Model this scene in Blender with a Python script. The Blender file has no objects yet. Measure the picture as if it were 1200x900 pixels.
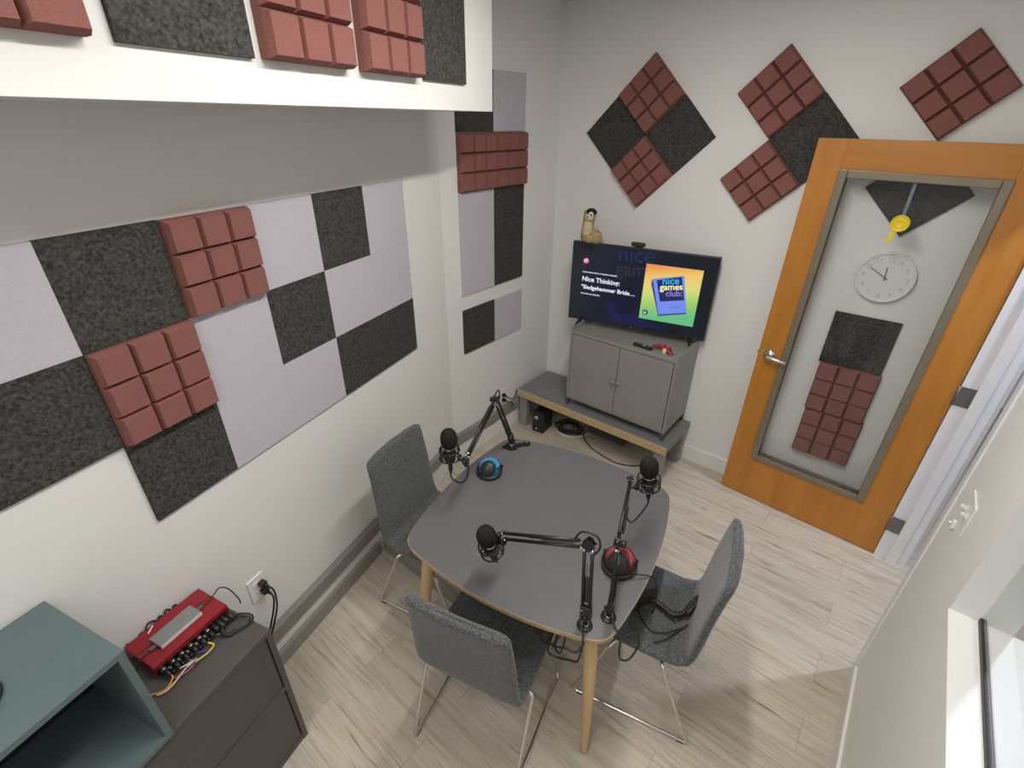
import bpy, bmesh, math, random
from mathutils import Vector, Matrix, Euler, Quaternion
random.seed(7)
V = Vector; PI = math.pi
SC = bpy.context.scene; COL = SC.collection
# ------------------------------------------------------------------ materials
def newmat(name):
    m = bpy.data.materials.new(name); m.use_nodes = True
    nt = m.node_tree; b = nt.nodes['Principled BSDF']
    return m, nt, b
def ramp(nt, stops):
    r = nt.nodes.new('ShaderNodeValToRGB'); e = r.color_ramp.elements
    while len(e) < len(stops): e.new(0.5)
    for k, (p, c) in enumerate(stops):
        e[k].position = p; e[k].color = (*c, 1)
    return r
def mat(name, col, rough=0.5, metal=0.0, var=0.0, scale=30.0, bump=0.0, bscale=None, spec=0.5, detail=3.0, sheen=0.0, alpha=None):
    m, nt, b = newmat(name)
    b.inputs['Base Color'].default_value = (*col, 1); b.inputs['Roughness'].default_value = rough
    b.inputs['Metallic'].default_value = metal; b.inputs['Specular IOR Level'].default_value = spec
    if sheen: b.inputs['Sheen Weight'].default_value = sheen
    tc = nt.nodes.new('ShaderNodeTexCoord')
    n = nt.nodes.new('ShaderNodeTexNoise'); n.inputs['Scale'].default_value = scale; n.inputs['Detail'].default_value = detail
    nt.links.new(tc.outputs['Object'], n.inputs['Vector'])
    v = var if var > 0 else 0.03
    lo = tuple(max(0, c*(1-v)) for c in col); hi = tuple(min(1, c*(1+v)) for c in col)
    r = ramp(nt, [(0.3, lo), (0.7, hi)]); nt.links.new(n.outputs['Fac'], r.inputs['Fac'])
    nt.links.new(r.outputs['Color'], b.inputs['Base Color'])
    if bump:
        n2 = nt.nodes.new('ShaderNodeTexNoise'); n2.inputs['Scale'].default_value = bscale or scale; n2.inputs['Detail'].default_value = 2
        nt.links.new(tc.outputs['Object'], n2.inputs['Vector'])
        bp = nt.nodes.new('ShaderNodeBump'); bp.inputs['Strength'].default_value = bump; bp.inputs['Distance'].default_value = 0.004
        nt.links.new(n2.outputs['Fac'], bp.inputs['Height']); nt.links.new(bp.outputs['Normal'], b.inputs['Normal'])
    return m
def emit(name, col, s=1.0):
    m, nt, b = newmat(name)
    b.inputs['Base Color'].default_value = (0, 0, 0, 1); b.inputs['Roughness'].default_value = 0.4
    b.inputs['Emission Color'].default_value = (*col, 1); b.inputs['Emission Strength'].default_value = s
    return m
M = {}
M['wall'] = mat('wall_paint', (0.78, 0.78, 0.765), 0.55, var=0.012, scale=2.0, bump=0.05, bscale=160)
M['ceiling'] = mat('ceiling_paint', (0.72, 0.72, 0.70), 0.8, var=0.02, scale=3)
M['trim'] = mat('trim_paint', (0.78, 0.775, 0.75), 0.35, var=0.015, scale=4)
M['frame'] = mat('door_frame_paint', (0.78, 0.79, 0.82), 0.35, var=0.015, scale=4)
M['raceway'] = mat('raceway_grey', (0.235, 0.225, 0.21), 0.45, var=0.05, scale=6)
M['low_strip'] = mat('low_strip_grey', (0.265, 0.25, 0.225), 0.26, var=0.05, scale=6)
M['felt_dark'] = mat('charcoal_felt', (0.058, 0.057, 0.054), 0.95, var=0.6, scale=120, bump=0.5, bscale=260, spec=0.15, detail=6)
M['felt_light'] = mat('lavender_grey_felt', (0.52, 0.495, 0.56), 0.95, var=0.045, scale=140, bump=0.3, bscale=260, spec=0.15, detail=5)
M['foam'] = mat('brick_red_foam', (0.250, 0.105, 0.092), 0.9, var=0.13, scale=260, bump=0.35, bscale=420, spec=0.2)
M['table_top'] = mat('grey_laminate', (0.126, 0.125, 0.132), 0.42, var=0.03, scale=12, bump=0.03, bscale=300)
M['bench_top'] = mat('bench_grey_laminate', (0.19, 0.19, 0.195), 0.42, var=0.03, scale=12)
M['ply'] = mat('birch_ply_edge', (0.50, 0.36, 0.20), 0.5, var=0.12, scale=40)
M['black'] = mat('black_plastic', (0.016, 0.016, 0.017), 0.45, var=0.1, scale=40)
M['black_metal'] = mat('black_metal', (0.013, 0.013, 0.014), 0.35, var=0.1, scale=40)
M['windscreen'] = mat('black_foam', (0.021, 0.021, 0.021), 0.95, var=0.4, scale=300, bump=0.8, bscale=420, spec=0.1)
M['cable'] = mat('black_rubber', (0.012, 0.012, 0.013), 0.5, var=0.1, scale=50)
M['chrome'] = mat('chrome', (0.72, 0.71, 0.70), 0.12, 1.0, var=0.03, scale=20)
M['steel'] = mat('brushed_steel', (0.60, 0.60, 0.61), 0.22, 1.0, var=0.05, scale=60)
M['cab'] = mat('grey_cabinet_metal', (0.265, 0.258, 0.245), 0.42, var=0.03, scale=9)
M['bench_leg'] = mat('grey_bench_leg', (0.26, 0.255, 0.255), 0.45, var=0.05, scale=14)
M['dresser'] = mat('dark_grey_brown_board', (0.082, 0.074, 0.069), 0.5, var=0.05, scale=20)
M['teal'] = mat('grey_teal_lacquer', (0.100, 0.145, 0.150), 0.45, var=0.03, scale=10)
M['red_metal'] = mat('red_anodised', (0.30, 0.016, 0.022), 0.35, 0.25, var=0.08, scale=30)
M['grey_hub'] = mat('grey_aluminium', (0.27, 0.27, 0.275), 0.38, 0.4, var=0.05, scale=50)
M['bright_alu'] = mat('bright_aluminium_edge', (0.66, 0.66, 0.67), 0.35, var=0.03, scale=40)
M['white'] = mat('white_plastic', (0.80, 0.795, 0.77), 0.35, var=0.02, scale=20)
M['taupe'] = mat('taupe_metal_moulding', (0.24, 0.205, 0.150), 0.35, 0.35, var=0.05, scale=20)
M['hinge'] = mat('hinge_steel', (0.20, 0.20, 0.20), 0.4, 0.7, var=0.06, scale=40)
M['yellow'] = mat('yellow_plastic', (0.83, 0.63, 0.015), 0.35, var=0.04, scale=20)
M['reflected_edge'] = mat('blue_grey_reflection', (0.16, 0.20, 0.28), 0.5, var=0.08, scale=60)
M['clockface'] = mat('clock_face', (0.74, 0.74, 0.72), 0.5, var=0.015, scale=10)
M['clockink'] = mat('clock_ink', (0.42, 0.42, 0.42), 0.6)
M['clockhand'] = mat('clock_hand', (0.10, 0.10, 0.10), 0.5)
M['plush'] = mat('tan_plush', (0.40, 0.29, 0.15), 0.95, var=0.35, scale=60, bump=0.8, bscale=200, spec=0.1)
M['plush_light'] = mat('cream_plush', (0.60, 0.50, 0.35), 0.95, var=0.18, scale=60, bump=0.8, bscale=200, spec=0.1)
M['plush_black'] = mat('black_plush', (0.012, 0.012, 0.012), 0.9, var=0.3, scale=60)
M['blue_pad'] = mat('bright_blue_padding', (0.03, 0.27, 0.55), 0.6, var=0.06, scale=50)
M['red_pad'] = mat('dark_red_padding', (0.24, 0.022, 0.03), 0.6, var=0.08, scale=50)
M['ribbon'] = mat('red_ribbon', (0.62, 0.035, 0.065), 0.6, var=0.12, scale=70)
M['cream'] = mat('cream_wax', (0.68, 0.58, 0.38), 0.6, var=0.04, scale=30)
M['carpet'] = mat('blue_grey_carpet', (0.16, 0.17, 0.22), 0.95, var=0.5, scale=40, bump=0.5, bscale=200)
for nm, c in dict(orange=(0.75, 0.27, 0.03), cablewhite=(0.62, 0.55, 0.45), cablered=(0.42, 0.10, 0.07), cableblue=(0.05, 0.06, 0.28), cableyellow=(0.68, 0.50, 0.07), cablegrey=(0.10, 0.10, 0.10)).items():
    M[nm] = mat('cable_' + nm, c, 0.45)

def chair_fabric():
    m, nt, b = newmat('grey_tweed')
    tc = nt.nodes.new('ShaderNodeTexCoord')
    n = nt.nodes.new('ShaderNodeTexNoise'); n.inputs['Scale'].default_value = 190; n.inputs['Detail'].default_value = 6; n.inputs['Roughness'].default_value = 0.75
    nt.links.new(tc.outputs['Object'], n.inputs['Vector'])
    r = ramp(nt, [(0.36, (0.026, 0.029, 0.031)), (0.5, (0.078, 0.084, 0.089)), (0.64, (0.20, 0.212, 0.222))])
    nt.links.new(n.outputs['Fac'], r.inputs['Fac']); nt.links.new(r.outputs['Color'], b.inputs['Base Color'])
    b.inputs['Roughness'].default_value = 0.95; b.inputs['Specular IOR Level'].default_value = 0.2
    b.inputs['Sheen Weight'].default_value = 0.25
    bp = nt.nodes.new('ShaderNodeBump'); bp.inputs['Strength'].default_value = 0.5; bp.inputs['Distance'].default_value = 0.003
    nt.links.new(n.outputs['Fac'], bp.inputs['Height']); nt.links.new(bp.outputs['Normal'], b.inputs['Normal'])
    return m
M['fabric'] = chair_fabric()
def oak(name, c0, c1, stretch=(18, 18, 1.2), rough=0.4, scale=2.0, ring=6.0):
    m, nt, b = newmat(name)
    tc = nt.nodes.new('ShaderNodeTexCoord'); mp = nt.nodes.new('ShaderNodeMapping')
    mp.inputs['Scale'].default_value = stretch
    nt.links.new(tc.outputs['Object'], mp.inputs['Vector'])
    n = nt.nodes.new('ShaderNodeTexNoise'); n.inputs['Scale'].default_value = scale; n.inputs['Detail'].default_value = 8; n.inputs['Roughness'].default_value = 0.62
    n.inputs['Distortion'].default_value = 0.4
    nt.links.new(mp.outputs['Vector'], n.inputs['Vector'])
    r = ramp(nt, [(0.25, c0), (0.75, c1)]); nt.links.new(n.outputs['Fac'], r.inputs['Fac'])
    nt.links.new(r.outputs['Color'], b.inputs['Base Color']); b.inputs['Roughness'].default_value = rough
    return m
M['oak'] = oak('pale_oak', (0.50, 0.35, 0.17), (0.64, 0.47, 0.26))
M['maple'] = oak('honey_maple', (0.42, 0.155, 0.018), (0.55, 0.235, 0.038), (9, 9, 0.9), 0.38, 2.0)
M['maple_h'] = oak('honey_maple_rail', (0.42, 0.155, 0.018), (0.55, 0.235, 0.038), (0.9, 9, 9), 0.38, 2.0)
def floor_mat():
    m, nt, b = newmat('whitewashed_plank_floor')
    L = nt.links.new
    tc = nt.nodes.new('ShaderNodeTexCoord')
    br = nt.nodes.new('ShaderNodeTexBrick')
    br.offset = 0.37; br.inputs['Scale'].default_value = 1.0
    br.inputs['Brick Width'].default_value = 1.22; br.inputs['Row Height'].default_value = 0.182
    br.inputs['Mortar Size'].default_value = 0.0011; br.inputs['Mortar Smooth'].default_value = 0.2; br.inputs['Bias'].default_value = 0.0
    br.inputs['Color1'].default_value = (0, 0, 0, 1); br.inputs['Color2'].default_value = (1, 1, 1, 1); br.inputs['Mortar'].default_value = (0.5, 0.5, 0.5, 1)
    L(tc.outputs['Object'], br.inputs['Vector'])
    # grain, shifted per plank
    sep = nt.nodes.new('ShaderNodeVectorMath'); sep.operation = 'MULTIPLY_ADD'
    L(br.outputs['Color'], sep.inputs[0]); sep.inputs[1].default_value = (7.3, 3.1, 5.7); L(tc.outputs['Object'], sep.inputs[2])
    def noise(stretch, scale, det, rough=0.6, dist=0.0):
        mp = nt.nodes.new('ShaderNodeMapping'); mp.inputs['Scale'].default_value = stretch; L(sep.outputs[0], mp.inputs['Vector'])
        n = nt.nodes.new('ShaderNodeTexNoise'); n.inputs['Scale'].default_value = scale; n.inputs['Detail'].default_value = det
        n.inputs['Roughness'].default_value = rough; n.inputs['Distortion'].default_value = dist
        L(mp.outputs['Vector'], n.inputs['Vector']); return n
    g1 = noise((1.1, 22, 1), 2.4, 8, 0.66, 0.6)
    r1 = ramp(nt, [(0.24, (0.29, 0.235, 0.170)), (0.38, (0.455, 0.400, 0.320)), (0.54, (0.555, 0.505, 0.425)), (0.78, (0.635, 0.590, 0.510))])
    L(g1.outputs['Fac'], r1.inputs['Fac'])
    g2 = noise((0.8, 15, 1), 3.0, 5, 0.55, 1.3)      # darker streaks with knots
    r2 = ramp(nt, [(0.60, (1, 1, 1)), (0.70, (0.52, 0.46, 0.38))])
    L(g2.outputs['Fac'], r2.inputs['Fac'])
    mul = nt.nodes.new('ShaderNodeMixRGB'); mul.blend_type = 'MULTIPLY'; mul.inputs['Fac'].default_value = 1
    L(r1.outputs['Color'], mul.inputs[1]); L(r2.outputs['Color'], mul.inputs[2])
    tone = ramp(nt, [(0.0, (0.93, 0.925, 0.92)), (1.0, (1.04, 1.035, 1.03))]); L(br.outputs['Color'], tone.inputs['Fac'])
    mul2 = nt.nodes.new('ShaderNodeMixRGB'); mul2.blend_type = 'MULTIPLY'; mul2.inputs['Fac'].default_value = 1
    L(mul.outputs['Color'], mul2.inputs[1]); L(tone.outputs['Color'], mul2.inputs[2])
    seam = nt.nodes.new('ShaderNodeMixRGB'); seam.blend_type = 'MIX'; L(br.outputs['Fac'], seam.inputs['Fac'])
    L(mul2.outputs['Color'], seam.inputs[1]); seam.inputs[2].default_value = (0.30, 0.26, 0.21, 1)
    L(seam.outputs['Color'], b.inputs['Base Color'])
    b.inputs['Roughness'].default_value = 0.42; b.inputs['Specular IOR Level'].default_value = 0.4
    bp = nt.nodes.new('ShaderNodeBump'); bp.inputs['Strength'].default_value = 0.15; bp.inputs['Distance'].default_value = 0.002
    L(g1.outputs['Fac'], bp.inputs['Height']); L(bp.outputs['Normal'], b.inputs['Normal'])
    return m
M['floor'] = floor_mat()
def glass_mat():
    m, nt, b = newmat('clear_glass')
    nt.nodes.remove(b); out = nt.nodes['Material Output']
    tr = nt.nodes.new('ShaderNodeBsdfTransparent'); tr.inputs['Color'].default_value = (0.96, 0.97, 0.97, 1)
    gl = nt.nodes.new('ShaderNodeBsdfGlossy'); gl.inputs['Roughness'].default_value = 0.0
    fr = nt.nodes.new('ShaderNodeFresnel'); fr.inputs['IOR'].default_value = 1.5
    mx = nt.nodes.new('ShaderNodeMixShader')
    ge = nt.nodes.new('ShaderNodeNewGeometry'); iv = nt.nodes.new('ShaderNodeMath'); iv.operation = 'SUBTRACT'; iv.inputs[0].default_value = 1.0
    nt.links.new(ge.outputs['Backfacing'], iv.inputs[1])
    ff = nt.nodes.new('ShaderNodeMath'); ff.operation = 'MULTIPLY'; nt.links.new(fr.outputs[0], ff.inputs[0]); nt.links.new(iv.outputs[0], ff.inputs[1])
    nt.links.new(ff.outputs[0], mx.inputs[0]); nt.links.new(tr.outputs[0], mx.inputs[1]); nt.links.new(gl.outputs[0], mx.inputs[2])
    nt.links.new(mx.outputs[0], out.inputs['Surface'])
    return m
M['glass'] = glass_mat()

# ------------------------------------------------------------------ mesh builder
class B:
    def __init__(s): s.bm = bmesh.new()
    def _mark(s, f0, smooth):
        s.bm.faces.ensure_lookup_table()
        for f in s.bm.faces[f0:]: f.smooth = smooth
    def box(s, c, size, bevel=0.0, R=None, seg=2):
        t = bmesh.new(); bmesh.ops.create_cube(t, size=1.0)
        for v in t.verts: v.co = V((v.co.x*size[0], v.co.y*size[1], v.co.z*size[2]))
        if bevel > 0: bmesh.ops.bevel(t, geom=list(t.edges), offset=bevel, segments=seg, profile=0.5, affect='EDGES', clamp_overlap=True)
        Mx = Matrix.Translation(V(c)) @ (R.to_4x4() if R else Matrix.Identity(4))
        s.merge(t, Mx); return s
    def bx(s, x0, x1, y0, y1, z0, z1, bevel=0.0):
        return s.box(((x0+x1)/2, (y0+y1)/2, (z0+z1)/2), (abs(x1-x0), abs(y1-y0), abs(z1-z0)), bevel)
    def merge(s, t, Mx=None, smooth=None):
        t.verts.index_update(); vs = [s.bm.verts.new(Mx @ v.co if Mx else v.co) for v in t.verts]
        for f in t.faces:
            try:
                nf = s.bm.faces.new([vs[v.index] for v in f.verts]); nf.smooth = f.smooth if smooth is None else smooth
            except ValueError: pass
        t.free()
    def rings(s, rings, closed=False, cap=True, smooth=True):
        rs = [[s.bm.verts.new(p) for p in r] for r in rings]; n = len(rs[0])
        pairs = list(zip(rs[:-1], rs[1:])) + ([(rs[-1], rs[0])] if closed else [])
        for a, b in pairs:
            for i in range(n):
                f = s.bm.faces.new((a[i], a[(i+1) % n], b[(i+1) % n], b[i])); f.smooth = smooth
        if cap and not closed:
            for r in (list(reversed(rs[0])), rs[-1]):
                f = s.bm.faces.new(r); f.smooth = False
        return s
    def tube(s, pts, r, seg=8, closed=False, smooth=True):
        pts = [V(p) for p in pts]; n = len(pts); rad = r if isinstance(r, (list, tuple)) else [r]*n
        T = []
        for i in range(n):
            a = pts[(i-1) % n] if (closed or i > 0) else pts[i]; b = pts[(i+1) % n] if (closed or i < n-1) else pts[i]
            d = b-a; T.append(d.normalized() if d.length > 1e-9 else V((0, 0, 1)))
        nrm = T[0].orthogonal().normalized(); out = []
        for i in range(n):
            if i:
                q = T[i-1].rotation_difference(T[i]); nrm = q @ nrm
            nrm = (nrm - T[i]*nrm.dot(T[i])).normalized(); bi = T[i].cross(nrm)
            out.append([pts[i] + (nrm*math.cos(2*PI*k/seg) + bi*math.sin(2*PI*k/seg))*rad[i] for k in range(seg)])
        return s.rings(out, closed, True, smooth)
    def cyl(s, p0, p1, r0, r1=None, seg=16, smooth=True):
        return s.tube([p0, p1], [r0, r0 if r1 is None else r1], seg, False, smooth)
    def lathe(s, prof, c=(0, 0, 0), ax=(0, 0, 1), seg=24, smooth=True):
        ax = V(ax).normalized(); u = ax.orthogonal().normalized(); w = ax.cross(u); c = V(c)
        rs = [[c + ax*h + (u*math.cos(2*PI*k/seg) + w*math.sin(2*PI*k/seg))*max(r, 1e-4) for k in range(seg)] for r, h in prof]
        return s.rings(rs, False, True, smooth)
    def torus(s, c, ax, R, r, seg=28, rs=8):
        ax = V(ax).normalized(); u = ax.orthogonal().normalized(); w = ax.cross(u); c = V(c)
        return s.tube([c + (u*math.cos(2*PI*k/seg) + w*math.sin(2*PI*k/seg))*R for k in range(seg)], r, rs, True)
    def ell(s, c, size, seg=24, rings=14, R=None):
        t = bmesh.new(); bmesh.ops.create_uvsphere(t, u_segments=seg, v_segments=rings, radius=1.0)
        Mx = Matrix.Translation(V(c)) @ (R.to_4x4() if R else Matrix.Identity(4)) @ Matrix.Diagonal((*size, 1))
        s.merge(t, Mx, True); return s
    def prism(s, poly, z0, z1, bevel=0.0, smooth_side=False):
        t = bmesh.new(); lo = [t.verts.new((p[0], p[1], z0)) for p in poly]; hi = [t.verts.new((p[0], p[1], z1)) for p in poly]
        n = len(poly); t.faces.new(list(reversed(lo))); t.faces.new(hi)
        for i in range(n):
            f = t.faces.new((lo[i], lo[(i+1) % n], hi[(i+1) % n], hi[i])); f.smooth = smooth_side
        if bevel: bmesh.ops.bevel(t, geom=[e for e in t.edges if abs(e.verts[0].co.z-e.verts[1].co.z) < 1e-6], offset=bevel, segments=2, affect='EDGES')
        s.merge(t); return s
    def xf(s, Mx):
        for v in s.bm.verts: v.co = Mx @ v.co
        return s
    def mesh(s, name, m):
        bmesh.ops.recalc_face_normals(s.bm, faces=list(s.bm.faces))
        me = bpy.data.meshes.new(name); s.bm.to_mesh(me); s.bm.free(); me.materials.append(m); return me
def crom(pts, n=8, closed=False):
    P = [V(p) for p in pts]; out = []; N = len(P)
    g = (lambda i: P[i % N]) if closed else (lambda i: P[max(0, min(N-1, i))])
    for i in range(N if closed else N-1):
        a, b, c, d = g(i-1), g(i), g(i+1), g(i+2)
        for k in range(n):
            t = k/n; out.append(0.5*((2*b) + (c-a)*t + (2*a-5*b+4*c-d)*t*t + (3*b-a-3*c+d)*t**3))
    if not closed: out.append(P[-1].copy())
    return out

# ------------------------------------------------------------------ scene objects
def thing(name, label, cat, loc=(0, 0, 0), rz=0.0, group=None, kind=None, rot=None):
    o = bpy.data.objects.new(name, None); COL.objects.link(o); o.empty_display_size = 0.05
    o.location = loc; o.rotation_euler = rot if rot else (0, 0, rz)
    if label: o['label'] = label
    if cat: o['category'] = cat
    if group: o['group'] = group
    if kind: o['kind'] = kind
    return o
def part(name, b, m, parent=None, label=None, loc=None, rot=None):
    o = bpy.data.objects.new(name, b.mesh(name, M[m] if isinstance(m, str) else m)); COL.objects.link(o)
    if parent: o.parent = parent
    if loc: o.location = loc
    if rot: o.rotation_euler = rot
    if label: o['label'] = label
    return o
def single(name, b, m, label, cat, group=None, loc=(0, 0, 0), rot=(0, 0, 0)):
    o = part(name, b, m); o['label'] = label; o['category'] = cat; o.location = loc; o.rotation_euler = rot
    if group: o['group'] = group
    return o
def struct(name, b, m, loc=(0, 0, 0), rot=(0, 0, 0), parent=None):
    o = part(name, b, m, parent); o.location = loc; o.rotation_euler = rot
    if not parent: o['kind'] = 'structure'
    return o
def textmesh(txt, size, m, name, parent, loc, rot=(PI/2, 0, 0), align='LEFT', extrude=0.0001, bold=0.0, label=None, shear=0.0):
    cu = bpy.data.curves.new(name, 'FONT'); cu.body = txt; cu.size = size; cu.align_x = align; cu.extrude = extrude; cu.offset = bold; cu.shear = shear
    t = bpy.data.objects.new(name, cu); COL.objects.link(t)
    dg = bpy.context.evaluated_depsgraph_get(); me = bpy.data.meshes.new_from_object(t.evaluated_get(dg))
    bpy.data.objects.remove(t); me.name = name; me.materials.clear(); me.materials.append(M[m] if isinstance(m, str) else m)
    o = bpy.data.objects.new(name, me); COL.objects.link(o); o.parent = parent; o.location = loc; o.rotation_euler = rot
    if label: o['label'] = label
    return o

# ------------------------------------------------------------------ the room
# back wall = plane y 0 (room towards -y), far corner at x 0, floor z 0; the long left wall is skewed 15 degrees
L0 = V((0.568, -3.288, 0)); LD = V((-0.2588, 0.9659, 0)); LN = V((0.9659, 0.2588, 0)); LRZ = math.atan2(LD.y, LD.x)
def lw(s, d, z): return L0 + LD*s + LN*d + V((0, 0, z))
SB = (0 - L0.x)/LD.x; BEND = L0 + LD*SB        # where the skewed wall meets the short far wall
H = 2.93; RW = 2.575; YN = -4.75
SN = (YN - L0.y)/LD.y; LNEAR = L0 + LD*SN
struct('floor', B().prism([(-0.2, 0.15), (RW+0.22, 0.15), (RW+0.22, YN-0.1), (-0.2, YN-0.1)][::-1], -0.1, 0), 'floor')
struct('ceiling', B().bx(-0.2, RW+0.22, YN-0.1, 0.15, H, H+0.1), 'ceiling')
w = 0.12
p = [(LNEAR.x, LNEAR.y), (BEND.x, BEND.y), (BEND.x-w, BEND.y), (LNEAR.x-w/0.966, LNEAR.y)]
struct('wall_left', B().prism(p, 0, H), 'wall')
struct('wall_far_left', B().bx(-w, 0, BEND.y, 0, 0, H), 'wall')
struct('wall_back', B().bx(-w, RW+0.2, 0, w, 0, H), 'wall')
struct('wall_front', B().bx(LNEAR.x-0.3, RW+0.2, YN-w, YN, 0, H), 'wall')
DY0, DY1, DZ = -0.187, -1.083, 2.235        # door opening
WY0, WY1, WZ0, WZ1 = -1.655, -3.75, 1.040, 2.35      # window opening
T = 0.14
b = B()
b.bx(RW, RW+T, DY0, 0, 0, H).bx(RW, RW+T, DY1, DY0, DZ, H).bx(RW, RW+T, WY0, DY1, 0, H)
b.bx(RW, RW+T, WY1, WY0, 0, WZ0).bx(RW, RW+T, WY1, WY0, WZ1, H).bx(RW, RW+T, YN, WY1, 0, H)
struct('wall_right', b, 'wall')
# soffit above the long wall
SO = 0.44; SEND = 1.975; SZ = 2.311
A0 = lw(SN, 0, 0); A1 = lw(SEND, 0, 0); A2 = lw(SEND, SO, 0); A3 = lw(SN, SO, 0)
struct('ceiling_soffit', B().prism([(A0.x, A0.y), (A3.x, A3.y), (A2.x, A2.y), (A1.x, A1.y)], SZ, H), 'wall')
# baseboards and wire raceway (profiles: in the wall frame y<0 is into the room)
def board(name, m, x0, x1, dep, z0, z1, loc, rz, bev=0.004):
    return struct(name, B().box(((x0+x1)/2, -dep/2, (z0+z1)/2), (x1-x0, dep, z1-z0), bev), m, loc, (0, 0, rz))
board('baseboard_left', 'trim', SN, SB-0.004, 0.014, 0, 0.14, L0, LRZ)
board('baseboard_far_left', 'trim', BEND.y+0.003, -0.001, 0.014, 0, 0.14, (0, 0, 0), PI/2)
board('baseboard_back', 'trim', 0.0155, RW-0.001, 0.014, 0, 0.125, (0, 0, 0), 0)
board('baseboard_right', 'trim', 1.155, -YN, 0.014, 0, 0.11, (RW, 0, 0), -PI/2)
board('trim_1', 'raceway', SN, SB-0.012, 0.035, 0.165, 0.242, L0, LRZ)
board('trim_2', 'raceway', BEND.y+0.01, -0.03, 0.035, 0.165, 0.242, (0, 0, 0), PI/2)
struct('trim_4', B().box(((0.40+1.262)/2, -0.025, 0.044), (1.262-0.40, 0.020, 0.088), 0.006), 'low_strip', L0, (0, 0, LRZ))  # low grey strip along the foot of the left wall
struct('trim_5', B().box((0.64, -2.045+0.012, 0.044), (0.74, 0.024, 0.088), 0.006), 'low_strip')  # second low grey strip, running from the wall under the table
# door frame (steel frame lining the opening, with a stop on its far jamb)
b = B()
b.bx(RW-0.006, RW+T+0.006, DY0+0.045, DY0-0.004, 0, DZ+0.04)          # far jamb
b.bx(RW+0.055, RW+0.105, DY0-0.004, DY0-0.020, 0, DZ)                  # stop
b.bx(RW-0.006, RW+T+0.006, DY1-0.045, DY1+0.004, 0, DZ+0.04)
b.bx(RW-0.006, RW+T+0.006, DY1, DY0, DZ, DZ+0.04)
b.bx(RW+0.055, RW+0.105, DY1, DY0, DZ-0.016, DZ)
b.bx(RW+0.055, RW+0.105, DY1+0.004, DY1+0.020, 0, DZ)
struct('trim_3', b, 'frame')
# the outside: corridor beyond the door and room beyond the window
struct('floor_corridor', B().bx(RW+T+0.08, 6.2, -1.4, 2.6, -0.1, 0), 'floor')
struct('floor_next_room', B().bx(RW+T+0.08, 6.2, YN-0.1, -1.4, -0.1, 0), 'carpet')
struct('wall_corridor', B().bx(6.1, 6.2, YN-0.1, 2.6, 0, H).bx(RW+0.2, 6.2, 2.6, 2.7, 0, H).bx(RW+T, 6.2, YN-0.2, YN-0.1, 0, H).bx(RW+T, RW+0.2, 0.12, 2.6, 0, H), 'wall')
struct('ceiling_corridor', B().bx(RW+T, 6.2, YN-0.1, 2.6, H, H+0.1), 'ceiling')
# window
wd = thing('window_1', None, None, (RW, 0, 0), 0, kind='structure')
part('window_sill', B().bx(-0.003, 0.20, WY1, WY0+0.001, WZ0-0.0, WZ0+0.006, 0.0015), 'trim', wd)
b = B().bx(0.064, 0.078, WY1, WY0, WZ0+0.004, WZ0+0.022, 0.002).bx(0.064, 0.078, WY1, WY0, WZ1-0.02, WZ1, 0.002)
part('gasket', b, 'black', wd)
part('window_pane', B().bx(0.068, 0.074, WY1, WY0, WZ0+0.02, WZ1-0.018), 'glass', wd)

# ------------------------------------------------------------------ wall panels
TS = 0.305
def felt_mesh(ts, hs): return B().box((0, -0.006, 0), (ts-0.0006, 0.012, hs-0.0006), 0.0006)
def foam_mesh(ts):
    b = B(); h = ts/2-0.002; b.box((0, -0.008, 0), (2*h, 0.016, 2*h)); c = 2*h/3
    for i in range(3):
        for k in range(3):
            cx = -h + c*(i+0.5); cz = -h + c*(k+0.5); r0 = c/2-0.0006; r1 = c/2-0.0085
            r = [[V((cx-r0, -0.0155, cz-r0)), V((cx+r0, -0.0155, cz-r0)), V((cx+r0, -0.0155, cz+r0)), V((cx-r0, -0.0155, cz+r0))],
                 [V((cx-r0, -0.026, cz-r0)), V((cx+r0, -0.026, cz-r0)), V((cx+r0, -0.026, cz+r0)), V((cx-r0, -0.026, cz+r0))],
                 [V((cx-r1, -0.047, cz-r1)), V((cx+r1, -0.047, cz-r1)), V((cx+r1, -0.047, cz+r1)), V((cx-r1, -0.047, cz+r1))]]
            b.rings(r, smooth=False)
    return b
MESH = {}
def tile(kind, loc, rz, label, group, roll=0.0, ts=TS, hs=None):
    nm = 'foam_panel' if kind == 'r' else 'felt_panel'; hs = hs or ts; key = (kind, round(ts, 4), round(hs, 4))
    if key not in MESH: MESH[key] = (foam_mesh(ts) if kind == 'r' else felt_mesh(ts, hs)).mesh(nm, M['foam' if kind == 'r' else ('felt_dark' if kind == 'd' else 'felt_light')])
    o = bpy.data.objects.new(nm, MESH[key]); COL.objects.link(o); o.location = loc
    o.rotation_euler = (0, roll, rz)
    o['label'] = label; o['category'] = 'acoustic panel'; o['group'] = group
GL = 'acoustic panels on the long left wall'
ZT = 2.0155
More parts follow.
